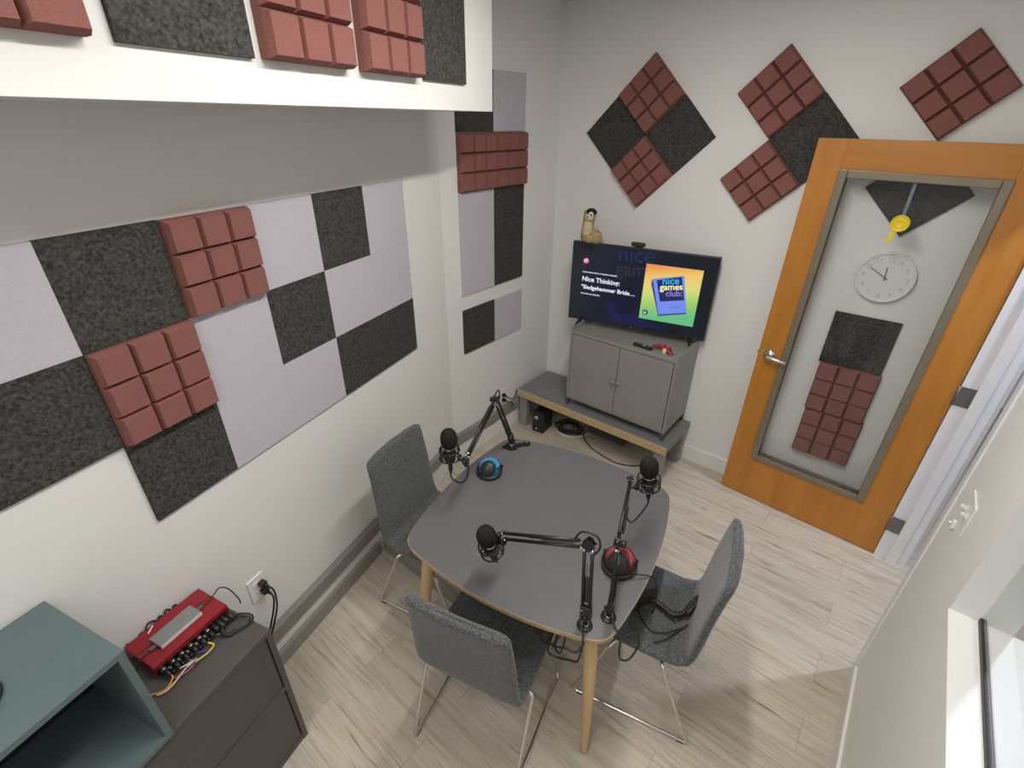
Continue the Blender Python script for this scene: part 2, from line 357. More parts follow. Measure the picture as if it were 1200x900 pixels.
LAY = [  # col, row, kind, label
 (0, 0, 'l', 'light lavender felt square at the cropped left edge, left of the largest charcoal square'),
 (0, 1, 'd', 'charcoal felt square cut by the photo edge, left of the lower red foam block'),
 (1, 0, 'd', 'large charcoal felt square in the top row, directly above the lower red foam block'),
 (1, 1, 'r', 'red nine-cube foam block on the left wall, lower left of the pair'),
 (1, 2, 'd', 'charcoal felt square hanging lowest, directly under the lower red foam block'),
 (2, 0, 'r', 'red nine-cube foam block on the left wall, upper right of the pair'),
 (2, 1, 'l', 'lavender felt square directly below the upper red foam block'),
 (2, 2, 'l', 'lavender felt square of the bottom row, right of the lowest charcoal square'),
 (3, 0, 'l', 'lavender felt square directly right of the upper red foam block'),
 (3, 1, 'd', 'charcoal felt square in the middle row with lavender felt on all four sides'),
 (3, 2, 'l', 'lavender felt square of the bottom row, left of two charcoal squares'),
 (4, 0, 'd', 'charcoal felt square in the top row standing between two lavender squares'),
 (4, 1, 'l', 'lavender felt square below the top row charcoal square that lies between lavender'),
 (4, 2, 'd', 'charcoal felt square of the bottom row, left one of the joined pair at lower right'),
 (5, 0, 'l', 'lavender felt square forming the top right corner of the long wall pattern'),
 (5, 1, 'l', 'lavender felt square at the right end of the middle row of the long wall'),
 (5, 2, 'd', 'charcoal felt square forming the bottom right corner of the long wall pattern')]
for c, r, k, lab in LAY:
    tile(k, lw((c+0.5)*TS, 0, ZT-(r+0.5)*TS), LRZ, lab, GL)
GS = 'acoustic panels on the narrow far left wall'; P2 = 0.3155; ZS = 2.527
STRIP = [(0, 0, 'd', 'charcoal felt square half hidden behind the white overhead box'),
 (1, 0, 'l', 'mauve grey felt square at the top of the narrow column, right of the overhead box'),
 (0, 1, 'r', 'red foam block in the narrow column, left one of the joined two'),
 (1, 1, 'r', 'red foam block in the narrow column, right one of the joined two'),
 (0, 2.5, 'l', 'tall mauve grey felt panel under the left half of the narrow column red foam'),
 (1, 2.5, 'd', 'tall charcoal felt panel under the right half of the narrow column red foam'),
 (0, 4.31, 'd', 'small separate charcoal felt square at the bottom of the narrow column'),
 (1, 4.31, 'l', 'small separate mauve grey felt square at the bottom of the narrow column')]
for c, r, k, lab in STRIP:
    tile(k, (0, -1.028+(c+0.5)*0.3115, ZS-(r+0.5)*P2), PI/2, lab, GS, ts=0.3125, hs=0.628 if r == 2.5 else None)
GO = 'acoustic panels on the overhead box'
for s0, k, lab in [(0.03, 'r', 'red foam block at the top left corner of the photo on the overhead box'),
                   (0.382, 'd', 'worn grey felt square hung alone between red foam blocks on the overhead box'),
                   (0.712, 'r', 'red foam block on the overhead box, left one of the adjoining pair'),
                   (1.066, 'r', 'red foam block on the overhead box, next to the charcoal felt at its end'),
                   (1.408, 'd', 'charcoal felt square near the right end of the overhead box')]:
    tile(k, lw(s0+TS/2, SO, 2.403+TS/2), LRZ, lab, GO)
GB = 'acoustic panels on the back wall'; hd = TS/math.sqrt(2)
def dia(cx, cz, which, k, lab):
    dx, dz = dict(t=(0, hd), b=(0, -hd), l=(-hd, 0), r=(hd, 0))[which]
    tile(k, (cx+dx, 0, cz+dz), 0, lab, GB, PI/4)
dia(0.663, 2.202, 't', 'r', 'tilted red foam block at the top of the four-part diamond above the television')
dia(0.663, 2.202, 'b', 'r', 'tilted red foam block at the bottom of the four-part diamond above the television')
dia(0.663, 2.202, 'l', 'd', 'tilted charcoal felt square at the left of the four-part diamond')
dia(0.663, 2.202, 'r', 'd', 'tilted charcoal felt square at the right of the four-part diamond')
dia(1.384, 2.201, 't', 'r', 'tilted red foam block at the top of the three-part group left of the door')
dia(1.384, 2.201, 'b', 'r', 'tilted red foam block at the bottom of the three-part group beside the door corner')
dia(1.384, 2.201, 'r', 'd', 'tilted charcoal felt square partly hidden behind the top corner of the door')
dia(2.105, 2.214, 't', 'r', 'lone tilted red foam block above the door at top right')
dia(2.105, 2.214, 'b', 'd', 'tilted dark felt square seen through the door glass behind the yellow tag')
tile('d', (2.106, 0, 1.196), 0, 'charcoal felt square seen through the door glass under the clock', GB, ts=0.312)
tile('r', (2.115, 0, 0.886), 0, 'upper of two stacked red foam blocks seen through the door glass', GB, ts=0.312)
tile('r', (2.123, 0, 0.574), 0, 'lower of two stacked red foam blocks seen through the door glass', GB, ts=0.312)

# ------------------------------------------------------------------ door
LW_, LH = 0.925, 2.212
dr = thing('door_1', None, None, (2.566, -0.183, 0.006), PI - 0.0511 + 0.0, kind='structure')
# door frame of reference: x from hinge to latch edge, y>0 towards the room viewer
TH = 0.042
def dbx(b, u0, u1, z0, z1, y0=-TH, y1=0.0, bev=0.0): return b.bx(u0, u1, y0, y1, z0, z1, bev)
gx0, gx1, gz0, gz1 = 0.152, 0.790, 0.312, 2.075
part('stile', dbx(B(), 0.0, gx0, 0, LH, bev=0.002), 'maple', dr)
part('stile', dbx(B(), gx1, LW_, 0, LH, bev=0.002), 'maple', dr)
part('rail', dbx(B(), gx0, gx1, gz1, LH, bev=0.001), 'maple_h', dr)
part('rail', dbx(B(), gx0, gx1, 0, gz0, bev=0.001), 'maple', dr)
b = B(); fw = 0.034
for y0, y1 in ((0.0, 0.012), (-TH-0.012, -TH)):
    for a in ((gx0-0.004, gx0+fw, gz0-0.004, gz1+0.004), (gx1-fw, gx1+0.004, gz0-0.004, gz1+0.004), (gx0+fw, gx1-fw, gz0-0.004, gz0+fw), (gx0+fw, gx1-fw, gz1-fw, gz1+0.004)):
        dbx(b, *a, y0, y1, 0.004)
    ym = -0.012 if y1 > 0 else -TH+0.012
    for a in ((gx0, gx0+0.02, gz0, gz1), (gx1-0.02, gx1, gz0, gz1), (gx0+0.02, gx1-0.02, gz0, gz0+0.02), (gx0+0.02, gx1-0.02, gz1-0.02, gz1)):
        dbx(b, *a, min(ym, y0 if y1 > 0 else y1), max(ym, y0 if y1 > 0 else y1))
part('glazing_frame', b, 'taupe', dr)
part('glass_pane', dbx(B(), gx0+0.012, gx1-0.012, gz0+0.012, gz1-0.012, -TH/2-0.003, -TH/2+0.003), 'glass', dr)
hx, hz = LW_-0.066, 1.040
for sgn, y0 in ((1, 0.0), (-1, -TH)):
    hb = B().lathe([(0.034, 0), (0.036, 0.003), (0.035, 0.010), (0.025, 0.014), (0.013, 0.016), (0.013, 0.045), (0.014, 0.053), (0.009, 0.058)], (hx, y0, hz), (0, sgn, 0))
    hb.tube(crom([(hx+0.006, y0+sgn*0.047, hz), (hx-0.03, y0+sgn*0.049, hz+0.001), (hx-0.075, y0+sgn*0.048, hz-0.002), (hx-0.105, y0+sgn*0.044, hz-0.006)], 5), [0.0130]*10+[0.0115]*5+[0.008], 12)
    part('door_handle', hb, 'steel', dr, 'brushed steel lever handle on a round rose')
part('latch_plate', B().bx(LW_-0.001, LW_+0.0015, -TH+0.008, -0.008, 0.985, 1.10, 0.001).bx(LW_, LW_+0.009, -0.03, -0.014, 1.03, 1.05, 0.002), 'hinge', dr)
for hz_ in (0.252, 1.106, 1.965):
    hb = B().bx(-0.070, -0.004, 0.0085, 0.0112, hz_-0.052, hz_+0.052, 0.001)
    for dx in (-0.02, -0.055):
        for dz in (-0.035, 0, 0.035): hb.cyl((dx, 0.0105, hz_+dz), (dx, 0.0122, hz_+dz), 0.004, seg=8)
    hb.cyl((-0.002, 0.0065, hz_-0.052), (-0.002, 0.0065, hz_+0.052), 0.0065, seg=10)
    part('hinge', hb, 'hinge', dr)
# yellow tag behind the glass, with a strip standing in for a reflected edge
TGS = 0.70
yt = thing('hanging_tag', 'round yellow plastic tag under a blue-grey reflection strip at the door glass', 'tag', (2.09, -0.159, 1.867), -0.0511)
b = B().lathe([(0.0, 0.0), (0.052, 0.0), (0.055, 0.002), (0.055, 0.010), (0.051, 0.012), (0.045, 0.010), (0.043, 0.008), (0.030, 0.008), (0.028, 0.0095), (0.024, 0.008), (0.0, 0.008)], (0, 0.004, 0), (0, -1, 0), 32)
b.xf(Matrix.Diagonal((TGS, 1, TGS, 1)))
part('disc', b, 'yellow', yt)
b = B(); b.prism([(-0.014, 0), (0.014, 0), (0.010, -0.045), (0.017, -0.085), (-0.017, -0.085), (-0.010, -0.045)][::-1], -0.004, 0.004, 0.0015)
b.xf(Matrix.Rotation(PI/2, 4, 'X')); b.xf(Matrix.Rotation(math.radians(14), 4, 'Y')); b.xf(Matrix.Translation((-0.012, 0, -0.045)))
b.xf(Matrix.Diagonal((TGS, 1, TGS, 1)))
part('tail', b, 'yellow', yt)
b = B().box((0.0, 0.0065, 0.085), (0.014, 0.002, 0.20), 0.0004)
part('reflected_edge', b, 'reflected_edge', yt)
# clock on the back wall, seen through the glass
ck = thing('wall_clock', 'round white wall clock seen through the door glass, hands near ten to twelve', 'clock', (2.110, 0, 1.577))
part('clock_case', B().lathe([(0.0, 0), (0.128, 0), (0.131, 0.006), (0.131, 0.026), (0.127, 0.031), (0.121, 0.030), (0.119, 0.022), (0.0, 0.022)], (0, 0, 0), (0, -1, 0), 64, False), 'white', ck)
part('dial', B().lathe([(0.0, 0.0225), (0.119, 0.0225), (0.119, 0.0235), (0.0, 0.0235)], (0, 0, 0), (0, -1, 0), 64, False), 'clockface', ck)
for n in range(1, 13):
    a = 2*PI*n/12; r = 0.097
    textmesh(str(n), 0.030, 'clockink', 'numeral', ck, (r*math.sin(a), -0.024, r*math.cos(a)-0.010), align='CENTER')
def hand(a, l, w_, y):
    return B().prism([(-w_, -0.015), (w_, -0.015), (w_*0.6, l), (-w_*0.6, l)], 0, 0.0012).xf(Matrix.Translation((0, y, 0)) @ Matrix.Rotation(a, 4, 'Y') @ Matrix.Rotation(PI/2, 4, 'X'))
part('hour_hand', hand(math.radians(-5), 0.055, 0.003, -0.025), 'clockhand', ck)
part('minute_hand', hand(math.radians(-60), 0.085, 0.0022, -0.0268), 'clockhand', ck)

# ------------------------------------------------------------------ bench, cabinet, television
BZ = 0.340
bn = thing('bench', 'low grey bench with plywood edge carrying the metal cabinet along the back wall', 'bench', (0.672, -0.242, 0))
part('seat_board', B().box((0, 0.008, BZ-0.029), (1.279, 0.424, 0.058), 0.002), 'bench_top', bn)
part('edge_board', B().box((0, -0.212, BZ-0.0305), (1.279, 0.016, 0.055), 0.001), 'ply', bn, 'plywood front edge')
for sx in (-1, 1):
    for sy in (-1, 1):
        part('leg', B().box((sx*0.592, sy*0.175, (BZ-0.058)/2), (0.075, 0.055, BZ-0.058), 0.004), 'bench_leg', bn)
    part('side_rail', B().box((sx*0.592, 0, BZ-0.083), (0.05, 0.295, 0.050), 0.003), 'bench_leg', bn)
CX0, CX1, CY0, CY1 = 0.458, 1.256, -0.398, -0.024; CZ0, CZT = BZ, 0.958
cb = thing('metal_cabinet', 'grey metal two-door cabinet standing on the bench under the television', 'cabinet', ((CX0+CX1)/2, (CY0+CY1)/2, BZ))
hw, hdp = (CX1-CX0)/2, (CY1-CY0)/2; hh = CZT-BZ
b = B()
b.bx(-hw, -hw+0.018, -hdp, hdp, 0.060, hh+0.022, 0.003).bx(hw-0.018, hw, -hdp, hdp, 0.060, hh+0.022, 0.003)
b.bx(-hw+0.018, hw-0.018, hdp-0.012, hdp, 0.060, hh+0.004).bx(-hw+0.018, hw-0.018, -hdp+0.004, hdp-0.012, 0.060, 0.076)
part('body', b, 'cab', cb)
part('top_tray', B().bx(-hw+0.018, hw-0.018, -hdp, hdp-0.012, hh-0.022, hh, 0.002), 'cab', cb)
for s in (-1, 1):
    d = part('door', B().bx(min(0, s)*(hw-0.022)+(0.002 if s > 0 else 0), max(0, s)*(hw-0.022)-(0.002 if s < 0 else 0), -hdp-0.002, -hdp+0.014, 0.079, hh-0.027, 0.002), 'cab', cb)
    part('knob', B().lathe([(0.006, 0), (0.006, 0.008), (0.015, 0.012), (0.015, 0.020), (0.004, 0.022)], (s*0.020, -hdp-0.002, 0.33), (0, -1, 0), 14).bx(s*0.020-0.003, s*0.020+0.003, -hdp-0.03, -hdp-0.018, 0.322, 0.338, 0.001), 'cab', d)
    for sy in (-1, 1):
        part('foot', B().box((s*(hw-0.012), sy*(hdp-0.014), 0.0305), (0.022, 0.026, 0.061), 0.002), 'dresser', cb)
# television
TL = V((0.367, -0.300, 0)); TR = V((1.299, -0.095, 0)); TVW = (TR-TL).length; TVZ0, TVZ1 = 1.003, 1.558; TVH = TVZ1-TVZ0
tvr = math.atan2(TR.y-TL.y, TR.x-TL.x)
tv = thing('television', 'black flat television showing a podcast screen on the metal cabinet', 'television', (*((TL+TR)/2).xy, CZT), tvr)
zb = TVZ0-CZT; hwv = TVW/2
part('case', B().bx(-hwv, hwv, 0.0, 0.022, zb, zb+TVH, 0.004).bx(-hwv*0.72, hwv*0.72, 0.020, 0.062, zb+0.03, zb+TVH*0.62, 0.012), 'black', tv)
sx0, sx1, sz0, sz1 = -hwv+0.009, hwv-0.009, zb+0.018, zb+TVH-0.009
def screen_mat():
    m, nt, bb = newmat('screen_dark_blue'); L = nt.links.new
    tc = nt.nodes.new('ShaderNodeTexCoord'); sp = nt.nodes.new('ShaderNodeSeparateXYZ'); L(tc.outputs['Generated'], sp.inputs[0])
    r = ramp(nt, [(0.0, (0.012, 0.016, 0.022)), (0.30, (0.010, 0.013, 0.030)), (0.55, (0.008, 0.010, 0.034)), (0.8, (0.007, 0.010, 0.018)), (1.0, (0.006, 0.010, 0.014))]); L(sp.outputs['X'], r.inputs['Fac'])
    bb.inputs['Base Color'].default_value = (0.006, 0.006, 0.007, 1); bb.inputs['Roughness'].default_value = 0.22; bb.inputs['Specular IOR Level'].default_value = 0.35
    L(r.outputs['Color'], bb.inputs['Emission Color']); bb.inputs['Emission Strength'].default_value = 0.8
    return m
EM = 1.0
scr = part('screen', B().bx(sx0, sx1, -0.0015, 0.0, sz0, sz1), screen_mat(), tv)
sw, sh = sx1-sx0, sz1-sz0
def SP(u, v, d=0.0): return V((sx0+u*sw, -0.0018-d, sz0+v*sh))
def spoly(name, pts, m, d, parent=scr):
    b = B(); vs = [SP(u, v, d) for u, v in pts]; back = [p + V((0, 0.0002, 0)) for p in vs]
    b.rings([[p for p in back], [p for p in vs]], smooth=False); return part(name, b, m, parent)
# large faded logo and console shape behind the text
fade1 = emit('screen_faded_blue', (0.006, 0.017, 0.060), EM); fade2 = emit('screen_faded_grey', (0.018, 0.019, 0.026), EM); fade3 = emit('screen_indigo', (0.007, 0.009, 0.055), EM); fade4 = emit('screen_indigo_dark', (0.004, 0.005, 0.026), EM)
spoly('screen_graphic', [(0.255, 0.32), (0.30, 0.30), (0.62, 0.09), (0.74, 0.02), (0.34, 0.02)], fade3, 0.0002)
spoly('screen_graphic', [(0.345, 0.31), (0.52, 0.34), (0.54, 0.17), (0.38, 0.145)], fade4, 0.0004)
textmesh('nice', 0.150, fade1, 'screen_text', scr, SP(0.330, 0.83, 0.0003), (PI/2, -0.05, 0), bold=0.002)
textmesh('games', 0.130, fade2, 'screen_text', scr, SP(0.325, 0.655, 0.0003), (PI/2, -0.05, 0), bold=0.002)
wht = emit('screen_white', (0.80, 0.84, 0.92), EM); wht2 = emit('screen_white_soft', (0.42, 0.45, 0.52), EM)
textmesh('Nice Thinking:', 0.046, wht, 'screen_text', scr, SP(0.080, 0.515, 0.0006), bold=0.0009)
textmesh('"Sledgehammer Bride\u2026', 0.0395, wht, 'screen_text', scr, SP(0.078, 0.410, 0.0006), bold=0.0009)
def smalltext(u0, v0, widths, h):
    b = B(); u = u0
    for wd_ in widths:
        a, c = SP(u, v0, 0.0006), SP(u+wd_, v0+h, 0.0006); b.bx(a.x, c.x, a.y, a.y+0.0002, a.z, c.z); u += wd_+0.004
    part('screen_text', b, wht2, scr)
smalltext(0.080, 0.625, [0.036, 0.044, 0.030, 0.006, 0.010, 0.052, 0.060], 0.017)
smalltext(0.078, 0.335, [0.028, 0.034, 0.018, 0.058], 0.017)
def sdisc(name, u, v, r, m, d, seg=28):
    c = SP(u, v, d); return part(name, B().lathe([(0.0001, 0), (r, 0), (r, 0.0002), (0.0001, 0.0002)], c, (0, -1, 0), seg), m, scr)
sdisc('screen_icon', 0.100, 0.775, 0.026, emit('screen_maroon', (0.10, 0.010, 0.045), EM), 0.0003)
sdisc('screen_icon', 0.100, 0.780, 0.0165, emit('screen_pink', (0.80, 0.42, 0.62), EM), 0.0006)
part('screen_icon', B().cyl(SP(0.100, 0.778, 0.0009), SP(0.108, 0.755, 0.0009), 0.0035, seg=6), emit('screen_purple', (0.35, 0.05, 0.28), EM), scr)
# cover square with an orange to green gradient
def cover_mat():
    m, nt, bb = newmat('screen_cover_gradient'); L = nt.links.new
    tc = nt.nodes.new('ShaderNodeTexCoord'); sp = nt.nodes.new('ShaderNodeSeparateXYZ'); L(tc.outputs['Generated'], sp.inputs[0])
    ml = nt.nodes.new('ShaderNodeMath'); ml.operation = 'MULTIPLY_ADD'; L(sp.outputs['X'], ml.inputs[0]); ml.inputs[1].default_value = -0.18; 
    m2 = nt.nodes.new('ShaderNodeMath'); m2.operation = 'ADD'; L(sp.outputs['Z'], m2.inputs[0]); m2.inputs[1].default_value = 0.0
    L(m2.outputs[0], ml.inputs[2])
    r = ramp(nt, [(0.0, (0.13, 0.48, 0.22)), (0.25, (0.30, 0.58, 0.14)), (0.5, (0.66, 0.66, 0.20)), (0.75, (0.82, 0.53, 0.13)), (1.0, (0.72, 0.22, 0.06))]); L(ml.outputs[0], r.inputs['Fac'])
    bb.inputs['Base Color'].default_value = (0, 0, 0, 1); bb.inputs['Roughness'].default_value = 0.3
    L(r.outputs['Color'], bb.inputs['Emission Color']); bb.inputs['Emission Strength'].default_value = EM
    return m
cu0, cu1, cv0, cv1 = 0.537, 0.918, 0.135, 0.845
spoly('screen_cover', [(cu0, cv0), (cu1, cv0), (cu1, cv1), (cu0, cv1)], cover_mat(), 0.0012)
def cp(u, v): return (cu0+u*(cu1-cu0), cv0+v*(cv1-cv0))
dk = emit('screen_console_edge', (0.035, 0.05, 0.22), EM); lt = emit('screen_console', (0.17, 0.25, 0.80), EM); nv = emit('screen_console_window', (0.010, 0.020, 0.10), EM)
def qd(name, pts, m, d): return spoly(name, [cp(*q) for q in pts], m, d)
qd('screen_console', [(0.355, 0.095), (0.845, 0.215), (0.685, 0.865), (0.145, 0.735), (0.135, 0.66)], dk, 0.0016)
qd('screen_console', [(0.355, 0.125), (0.845, 0.24), (0.690, 0.875), (0.150, 0.75)], lt, 0.0020)
qd('screen_console', [(0.345, 0.365), (0.765, 0.455), (0.650, 0.850), (0.225, 0.735)], nv, 0.0024)
cyn = emit('screen_cyan', (0.03, 0.42, 0.78), EM); yel = emit('screen_yellow', (0.92, 0.85, 0.42), EM); pur = emit('screen_violet', (0.30, 0.20, 0.62), EM)
tl = -0.17
textmesh('nice', 0.066, cyn, 'screen_text', scr, SP(*cp(0.335, 0.675), 0.0030), (PI/2, tl, 0), bold=0.0012)
textmesh('games', 0.058, yel, 'screen_text', scr, SP(*cp(0.310, 0.57), 0.0030), (PI/2, tl, 0), bold=0.0012)
textmesh('club:', 0.056, pur, 'screen_text', scr, SP(*cp(0.43, 0.475), 0.0030), (PI/2, tl, 0), bold=0.0008)
textmesh('\u2014', 0.05, dk, 'screen_text', scr, SP(*cp(0.545, 0.26), 0.0026), (PI/2, tl, 0))
sdisc('screen_icon', *cp(0.105, 0.125), 0.0195, emit('screen_teal', (0.02, 0.10, 0.12), EM), 0.0016)
textmesh('n', 0.030, wht, 'screen_text', scr, SP(*cp(0.078, 0.098), 0.0021), bold=0.001)
sdisc('brand_light', 0.49, -0.018, 0.004, emit('grey_badge', (0.25, 0.25, 0.27), 1), 0.0005, 12)
for s in (-1, 1):
    x0 = s*hwv*0.80
    b = B().tube([(x0, 0.01, zb+0.01), (x0+s*0.018, -0.055, 0.010), (x0+s*0.022, -0.075, 0.006)], [0.010, 0.008, 0.006], 8)
    b.tube([(x0, 0.012, zb+0.01), (x0+s*0.014, 0.050, 0.010), (x0+s*0.016, 0.062, 0.006)], [0.010, 0.008, 0.006], 8)
    part('foot', b, 'black', tv)
# webcam clipped on the television
wc = thing('webcam', 'small black webcam clipped on the top edge of the television', 'webcam', (*(TL.lerp(TR, 0.465)).xy, TVZ1), tvr)
part('body', B().box((0, -0.006, 0.023), (0.092, 0.026, 0.028), 0.010, seg=3), 'black', wc)
part('clip', B().box((0.004, -0.004, 0.005), (0.05, 0.022, 0.010), 0.002).box((0.004, -0.0135, -0.006), (0.046, 0.012, 0.012), 0.002).box((0.004, 0.042, -0.018), (0.03, 0.006, 0.036), 0.002).box((0.004, 0.025, 0.003), (0.03, 0.04, 0.006), 0.002), 'black', wc)
part('lens', B().lathe([(0.009, 0), (0.009, 0.003), (0.005, 0.005)], (0.0, -0.019, 0.023), (0, -1, 0), 16), 'black_metal', wc)
# plush animal sitting on the corner of the television
pl = thing('plush_toy', 'tan long-necked plush toy with black feet sitting on the television corner', 'plush toy', (*(TL.lerp(TR, 0.115)).xy, TVZ1), tvr)
rings = []
for (x, y, z, rx, ry) in [(0.004, 0.000, 0.000, 0.036, 0.030), (0.000, 0.000, 0.010, 0.053, 0.044), (-0.002, 0.0, 0.030, 0.056, 0.047), (-0.008, 0.0, 0.052, 0.051, 0.043), (-0.014, 0.0, 0.078, 0.043, 0.038), (-0.016, 0.0, 0.105, 0.038, 0.034), (-0.014, 0.0, 0.130, 0.037, 0.033), (-0.010, -0.002, 0.155, 0.040, 0.036), (-0.006, -0.003, 0.180, 0.041, 0.037), (-0.004, -0.002, 0.200, 0.034, 0.031), (-0.003, -0.001, 0.213, 0.018, 0.018), (-0.003, -0.001, 0.217, 0.006, 0.006)]:
    rings.append([V((x+rx*math.cos(a), y+ry*math.sin(a), z)) for a in [2*PI*k/24 for k in range(24)]])
part('body', B().rings(rings), 'plush', pl)
part('haunch', B().ell((0.034, 0.010, 0.040), (0.056, 0.046, 0.046), R=Euler((0, 0.75, 0)).to_matrix()), 'plush', pl)
part('tail', B().tube(crom([(0.07, 0.02, 0.03), (0.085, 0.02, 0.012), (0.075, 0.005, 0.004)], 5), 0.010, 10), 'plush', pl)
for s in (-1, 1):
    part('ear', B().ell((s*0.036-0.006, 0.004, 0.190), (0.010, 0.007, 0.012), 14, 10), 'plush', pl)
part('belly', B().ell((-0.013, -0.022, 0.085), (0.031, 0.023, 0.068)), 'plush_light', pl)
part('muzzle', B().ell((-0.006, -0.027, 0.163), (0.030, 0.022, 0.022)), 'plush_light', pl)
part('cap', B().ell((0.003, -0.010, 0.196), (0.036, 0.031, 0.024)), 'plush_black', pl)
part('eye', B().ell((0.010, -0.038, 0.186), (0.016, 0.008, 0.015)), 'white', pl, 'white eye')
part('pupil', B().ell((0.013, -0.045, 0.185), (0.007, 0.004, 0.007), 12, 8), 'plush_black', pl)
part('nose', B().ell((-0.006, -0.049, 0.168), (0.005, 0.003, 0.004), 12, 8), 'plush_black', pl)
for s in (-1, 1):
    part('foot', B().ell((s*0.026+0.006, -0.045, -0.012), (0.020, 0.026, 0.015), R=Euler((0.7, 0, s*0.3)).to_matrix()), 'plush_black', pl, 'black foot')
# remote and red ribbon thing on the cabinet top
rm = thing('remote_control', 'slim black remote control lying on the front of the cabinet top', 'remote control', (0.992, -0.345, CZT), -0.06)
part('case', B().box((0, 0, 0.009), (0.135, 0.036, 0.018), 0.005), 'black', rm)
part('wheel', B().lathe([(0.012, 0), (0.012, 0.001), (0.009, 0.0016), (0.009, 0.001), (0.001, 0.001)], (0.005, 0, 0.0178), (0, 0, 1), 16), 'grey_hub', rm)
part('button', B().box((-0.035, 0, 0.0185), (0.03, 0.016, 0.002), 0.001), 'dresser', rm)
part('button', B().box((0.045, 0, 0.0185), (0.02, 0.014, 0.002), 0.001), 'dresser', rm)
part('logo_light', B().box((0.014, -0.006, 0.0194), (0.008, 0.006, 0.001)), 'white', rm)
rb = thing('party_favour', 'crumpled red ribbon with a small cream stub beside the remote on the cabinet', 'trinket', (1.118, -0.305, CZT))
b = B()
for k, (a0, l, h_) in enumerate([(2.8, 0.090, 0.026), (0.1, 0.055, 0.030), (-0.5, 0.085, 0.020), (3.4, 0.06, 0.036), (1.0, 0.04, 0.032), (2.2, 0.05, 0.03)]):
    d = V((math.cos(a0), math.sin(a0), 0)); n = V((-d.y, d.x, 0))
    pts = crom([(0, 0, 0.006), d*l*0.5+V((0, 0, h_)), d*l+V((0, 0, 0.005))], 5)
    b.rings([[p+n*0.014+V((0, 0, 0.0015)), p-n*0.014+V((0, 0, 0.0015)), p-n*0.010-V((0, 0, 0.001)), p+n*0.010-V((0, 0, 0.001))] for p in pts], smooth=True)
part('ribbon', b, 'ribbon', rb)
part('stub', B().lathe([(0.0, 0), (0.013, 0.001), (0.014, 0.004), (0.013, 0.030), (0.010, 0.033), (0.0, 0.034)], (0.022, -0.040, 0.0), (0, 0, 1), 16), 'cream', rb, 'cream cylindrical stub')

# things under the bench
sp = thing('desk_speaker', 'small black speaker box with round knobs on the floor under the bench', 'speaker', (0.235, -0.375, 0), 0.10)
part('cabinet', B().box((0, 0, 0.095), (0.105, 0.15, 0.19), 0.008), 'black', sp)
part('knob', B().lathe([(0.020, 0), (0.020, 0.010), (0.017, 0.016), (0.004, 0.017)], (-0.012, -0.075, 0.145), (0, -1, 0), 18), 'steel', sp, 'silver knob')
part('socket', B().lathe([(0.010, 0), (0.010, 0.005), (0.006, 0.006), (0.006, 0.002)], (-0.012, -0.075, 0.035), (0, -1, 0), 14), 'steel', sp)
b = B()
for k in range(7):
    c = V((0.42+random.uniform(-.04, .04), -0.24+random.uniform(-.03, .03), 0)); r = random.uniform(0.045, 0.085)
    b.tube(crom([c + V((r*1.4*math.cos(2*PI*q/7+k), r*math.sin(2*PI*q/7+k), 0.012+random.uniform(0, 0.05))) for q in range(7)], 5, True), 0.0045, 6, True)
single('cable_nest', b, 'cable', 'tangle of black leads on the floor under the bench right of the speaker', 'cables')
single('white_lead', B().tube(crom([(0.335, -0.30, 0.006), (0.40, -0.345, 0.006), (0.50, -0.33, 0.006), (0.56, -0.26, 0.006), (0.60, -0.15, 0.006)], 6), 0.005, 8), 'white', 'white lead curving around the black leads under the bench', 'cable')
pb = thing('power_brick', 'flat black power box fixed under the bench board', 'power box', (0.80, -0.27, BZ-0.058), 0)
part('housing', B().box((0, -0.02, -0.078), (0.31, 0.10, 0.156), 0.006), 'black', pb)
part('strain_relief', B().cyl((-0.154, -0.03, -0.09), (-0.172, -0.035, -0.095), 0.007, 0.005, 10), 'cable', pb)
single('hanging_cable', B().tube(crom([(0.615, -0.305, BZ-0.153), (0.600, -0.315, 0.13), (0.615, -0.33, 0.05), (0.70, -0.355, 0.008), (0.83, -0.39, 0.006), (0.95, -0.40, 0.006), (1.07, -0.345, 0.006), (1.13, -0.26, 0.02), (1.17, -0.16, 0.10), (1.18, -0.06, 0.22)], 7), 0.0045, 8), 'cable', 'black cable sagging from the box under the bench onto the floor', 'cable')

# ------------------------------------------------------------------ outlets and switch
def outlet(label, loc, rz):
    t = thing('wall_outlet', label, 'outlet', loc, rz)
    part('plate', B().box((0, -0.004, 0), (0.078, 0.008, 0.126), 0.003), 'white', t)
    for s in (-1, 1):
        part('socket', B().box((0, -0.009, s*0.022), (0.034, 0.004, 0.030), 0.002), 'white', t)
    return t
outlet('white double outlet on the left wall just above the dark chest of drawers', lw(0.532, 0, 0.508), LRZ)
outlet('white double outlet on the far left wall beside the end of the bench', (0, -0.628, 0.332), PI/2)
def plug(label, frame, pts, name='power_plug'):
    t = thing(name, label, 'plug', frame[0], frame[1])
    part('plug_body', B().box((0, -0.026, 0), (0.030, 0.030, 0.024), 0.006).cyl((0, -0.040, 0), (0.004, -0.052, -0.008), 0.008, 0.006, 10), 'black', t)
    part('cord', B().tube(crom([(0.004, -0.050, -0.006)] + pts, 7), 0.0042, 8), 'cable', t)
fr = lw(0.545, 0, 0.530)
plug('upper black plug with its cord in the outlet above the chest', (fr, LRZ), [(0.008, -0.075, -0.03), (-0.012, -0.098, -0.08), (-0.045, -0.108, -0.13), (-0.085, -0.09, -0.24), (-0.10, -0.06, -0.36)])
fr = lw(0.545, 0, 0.486)
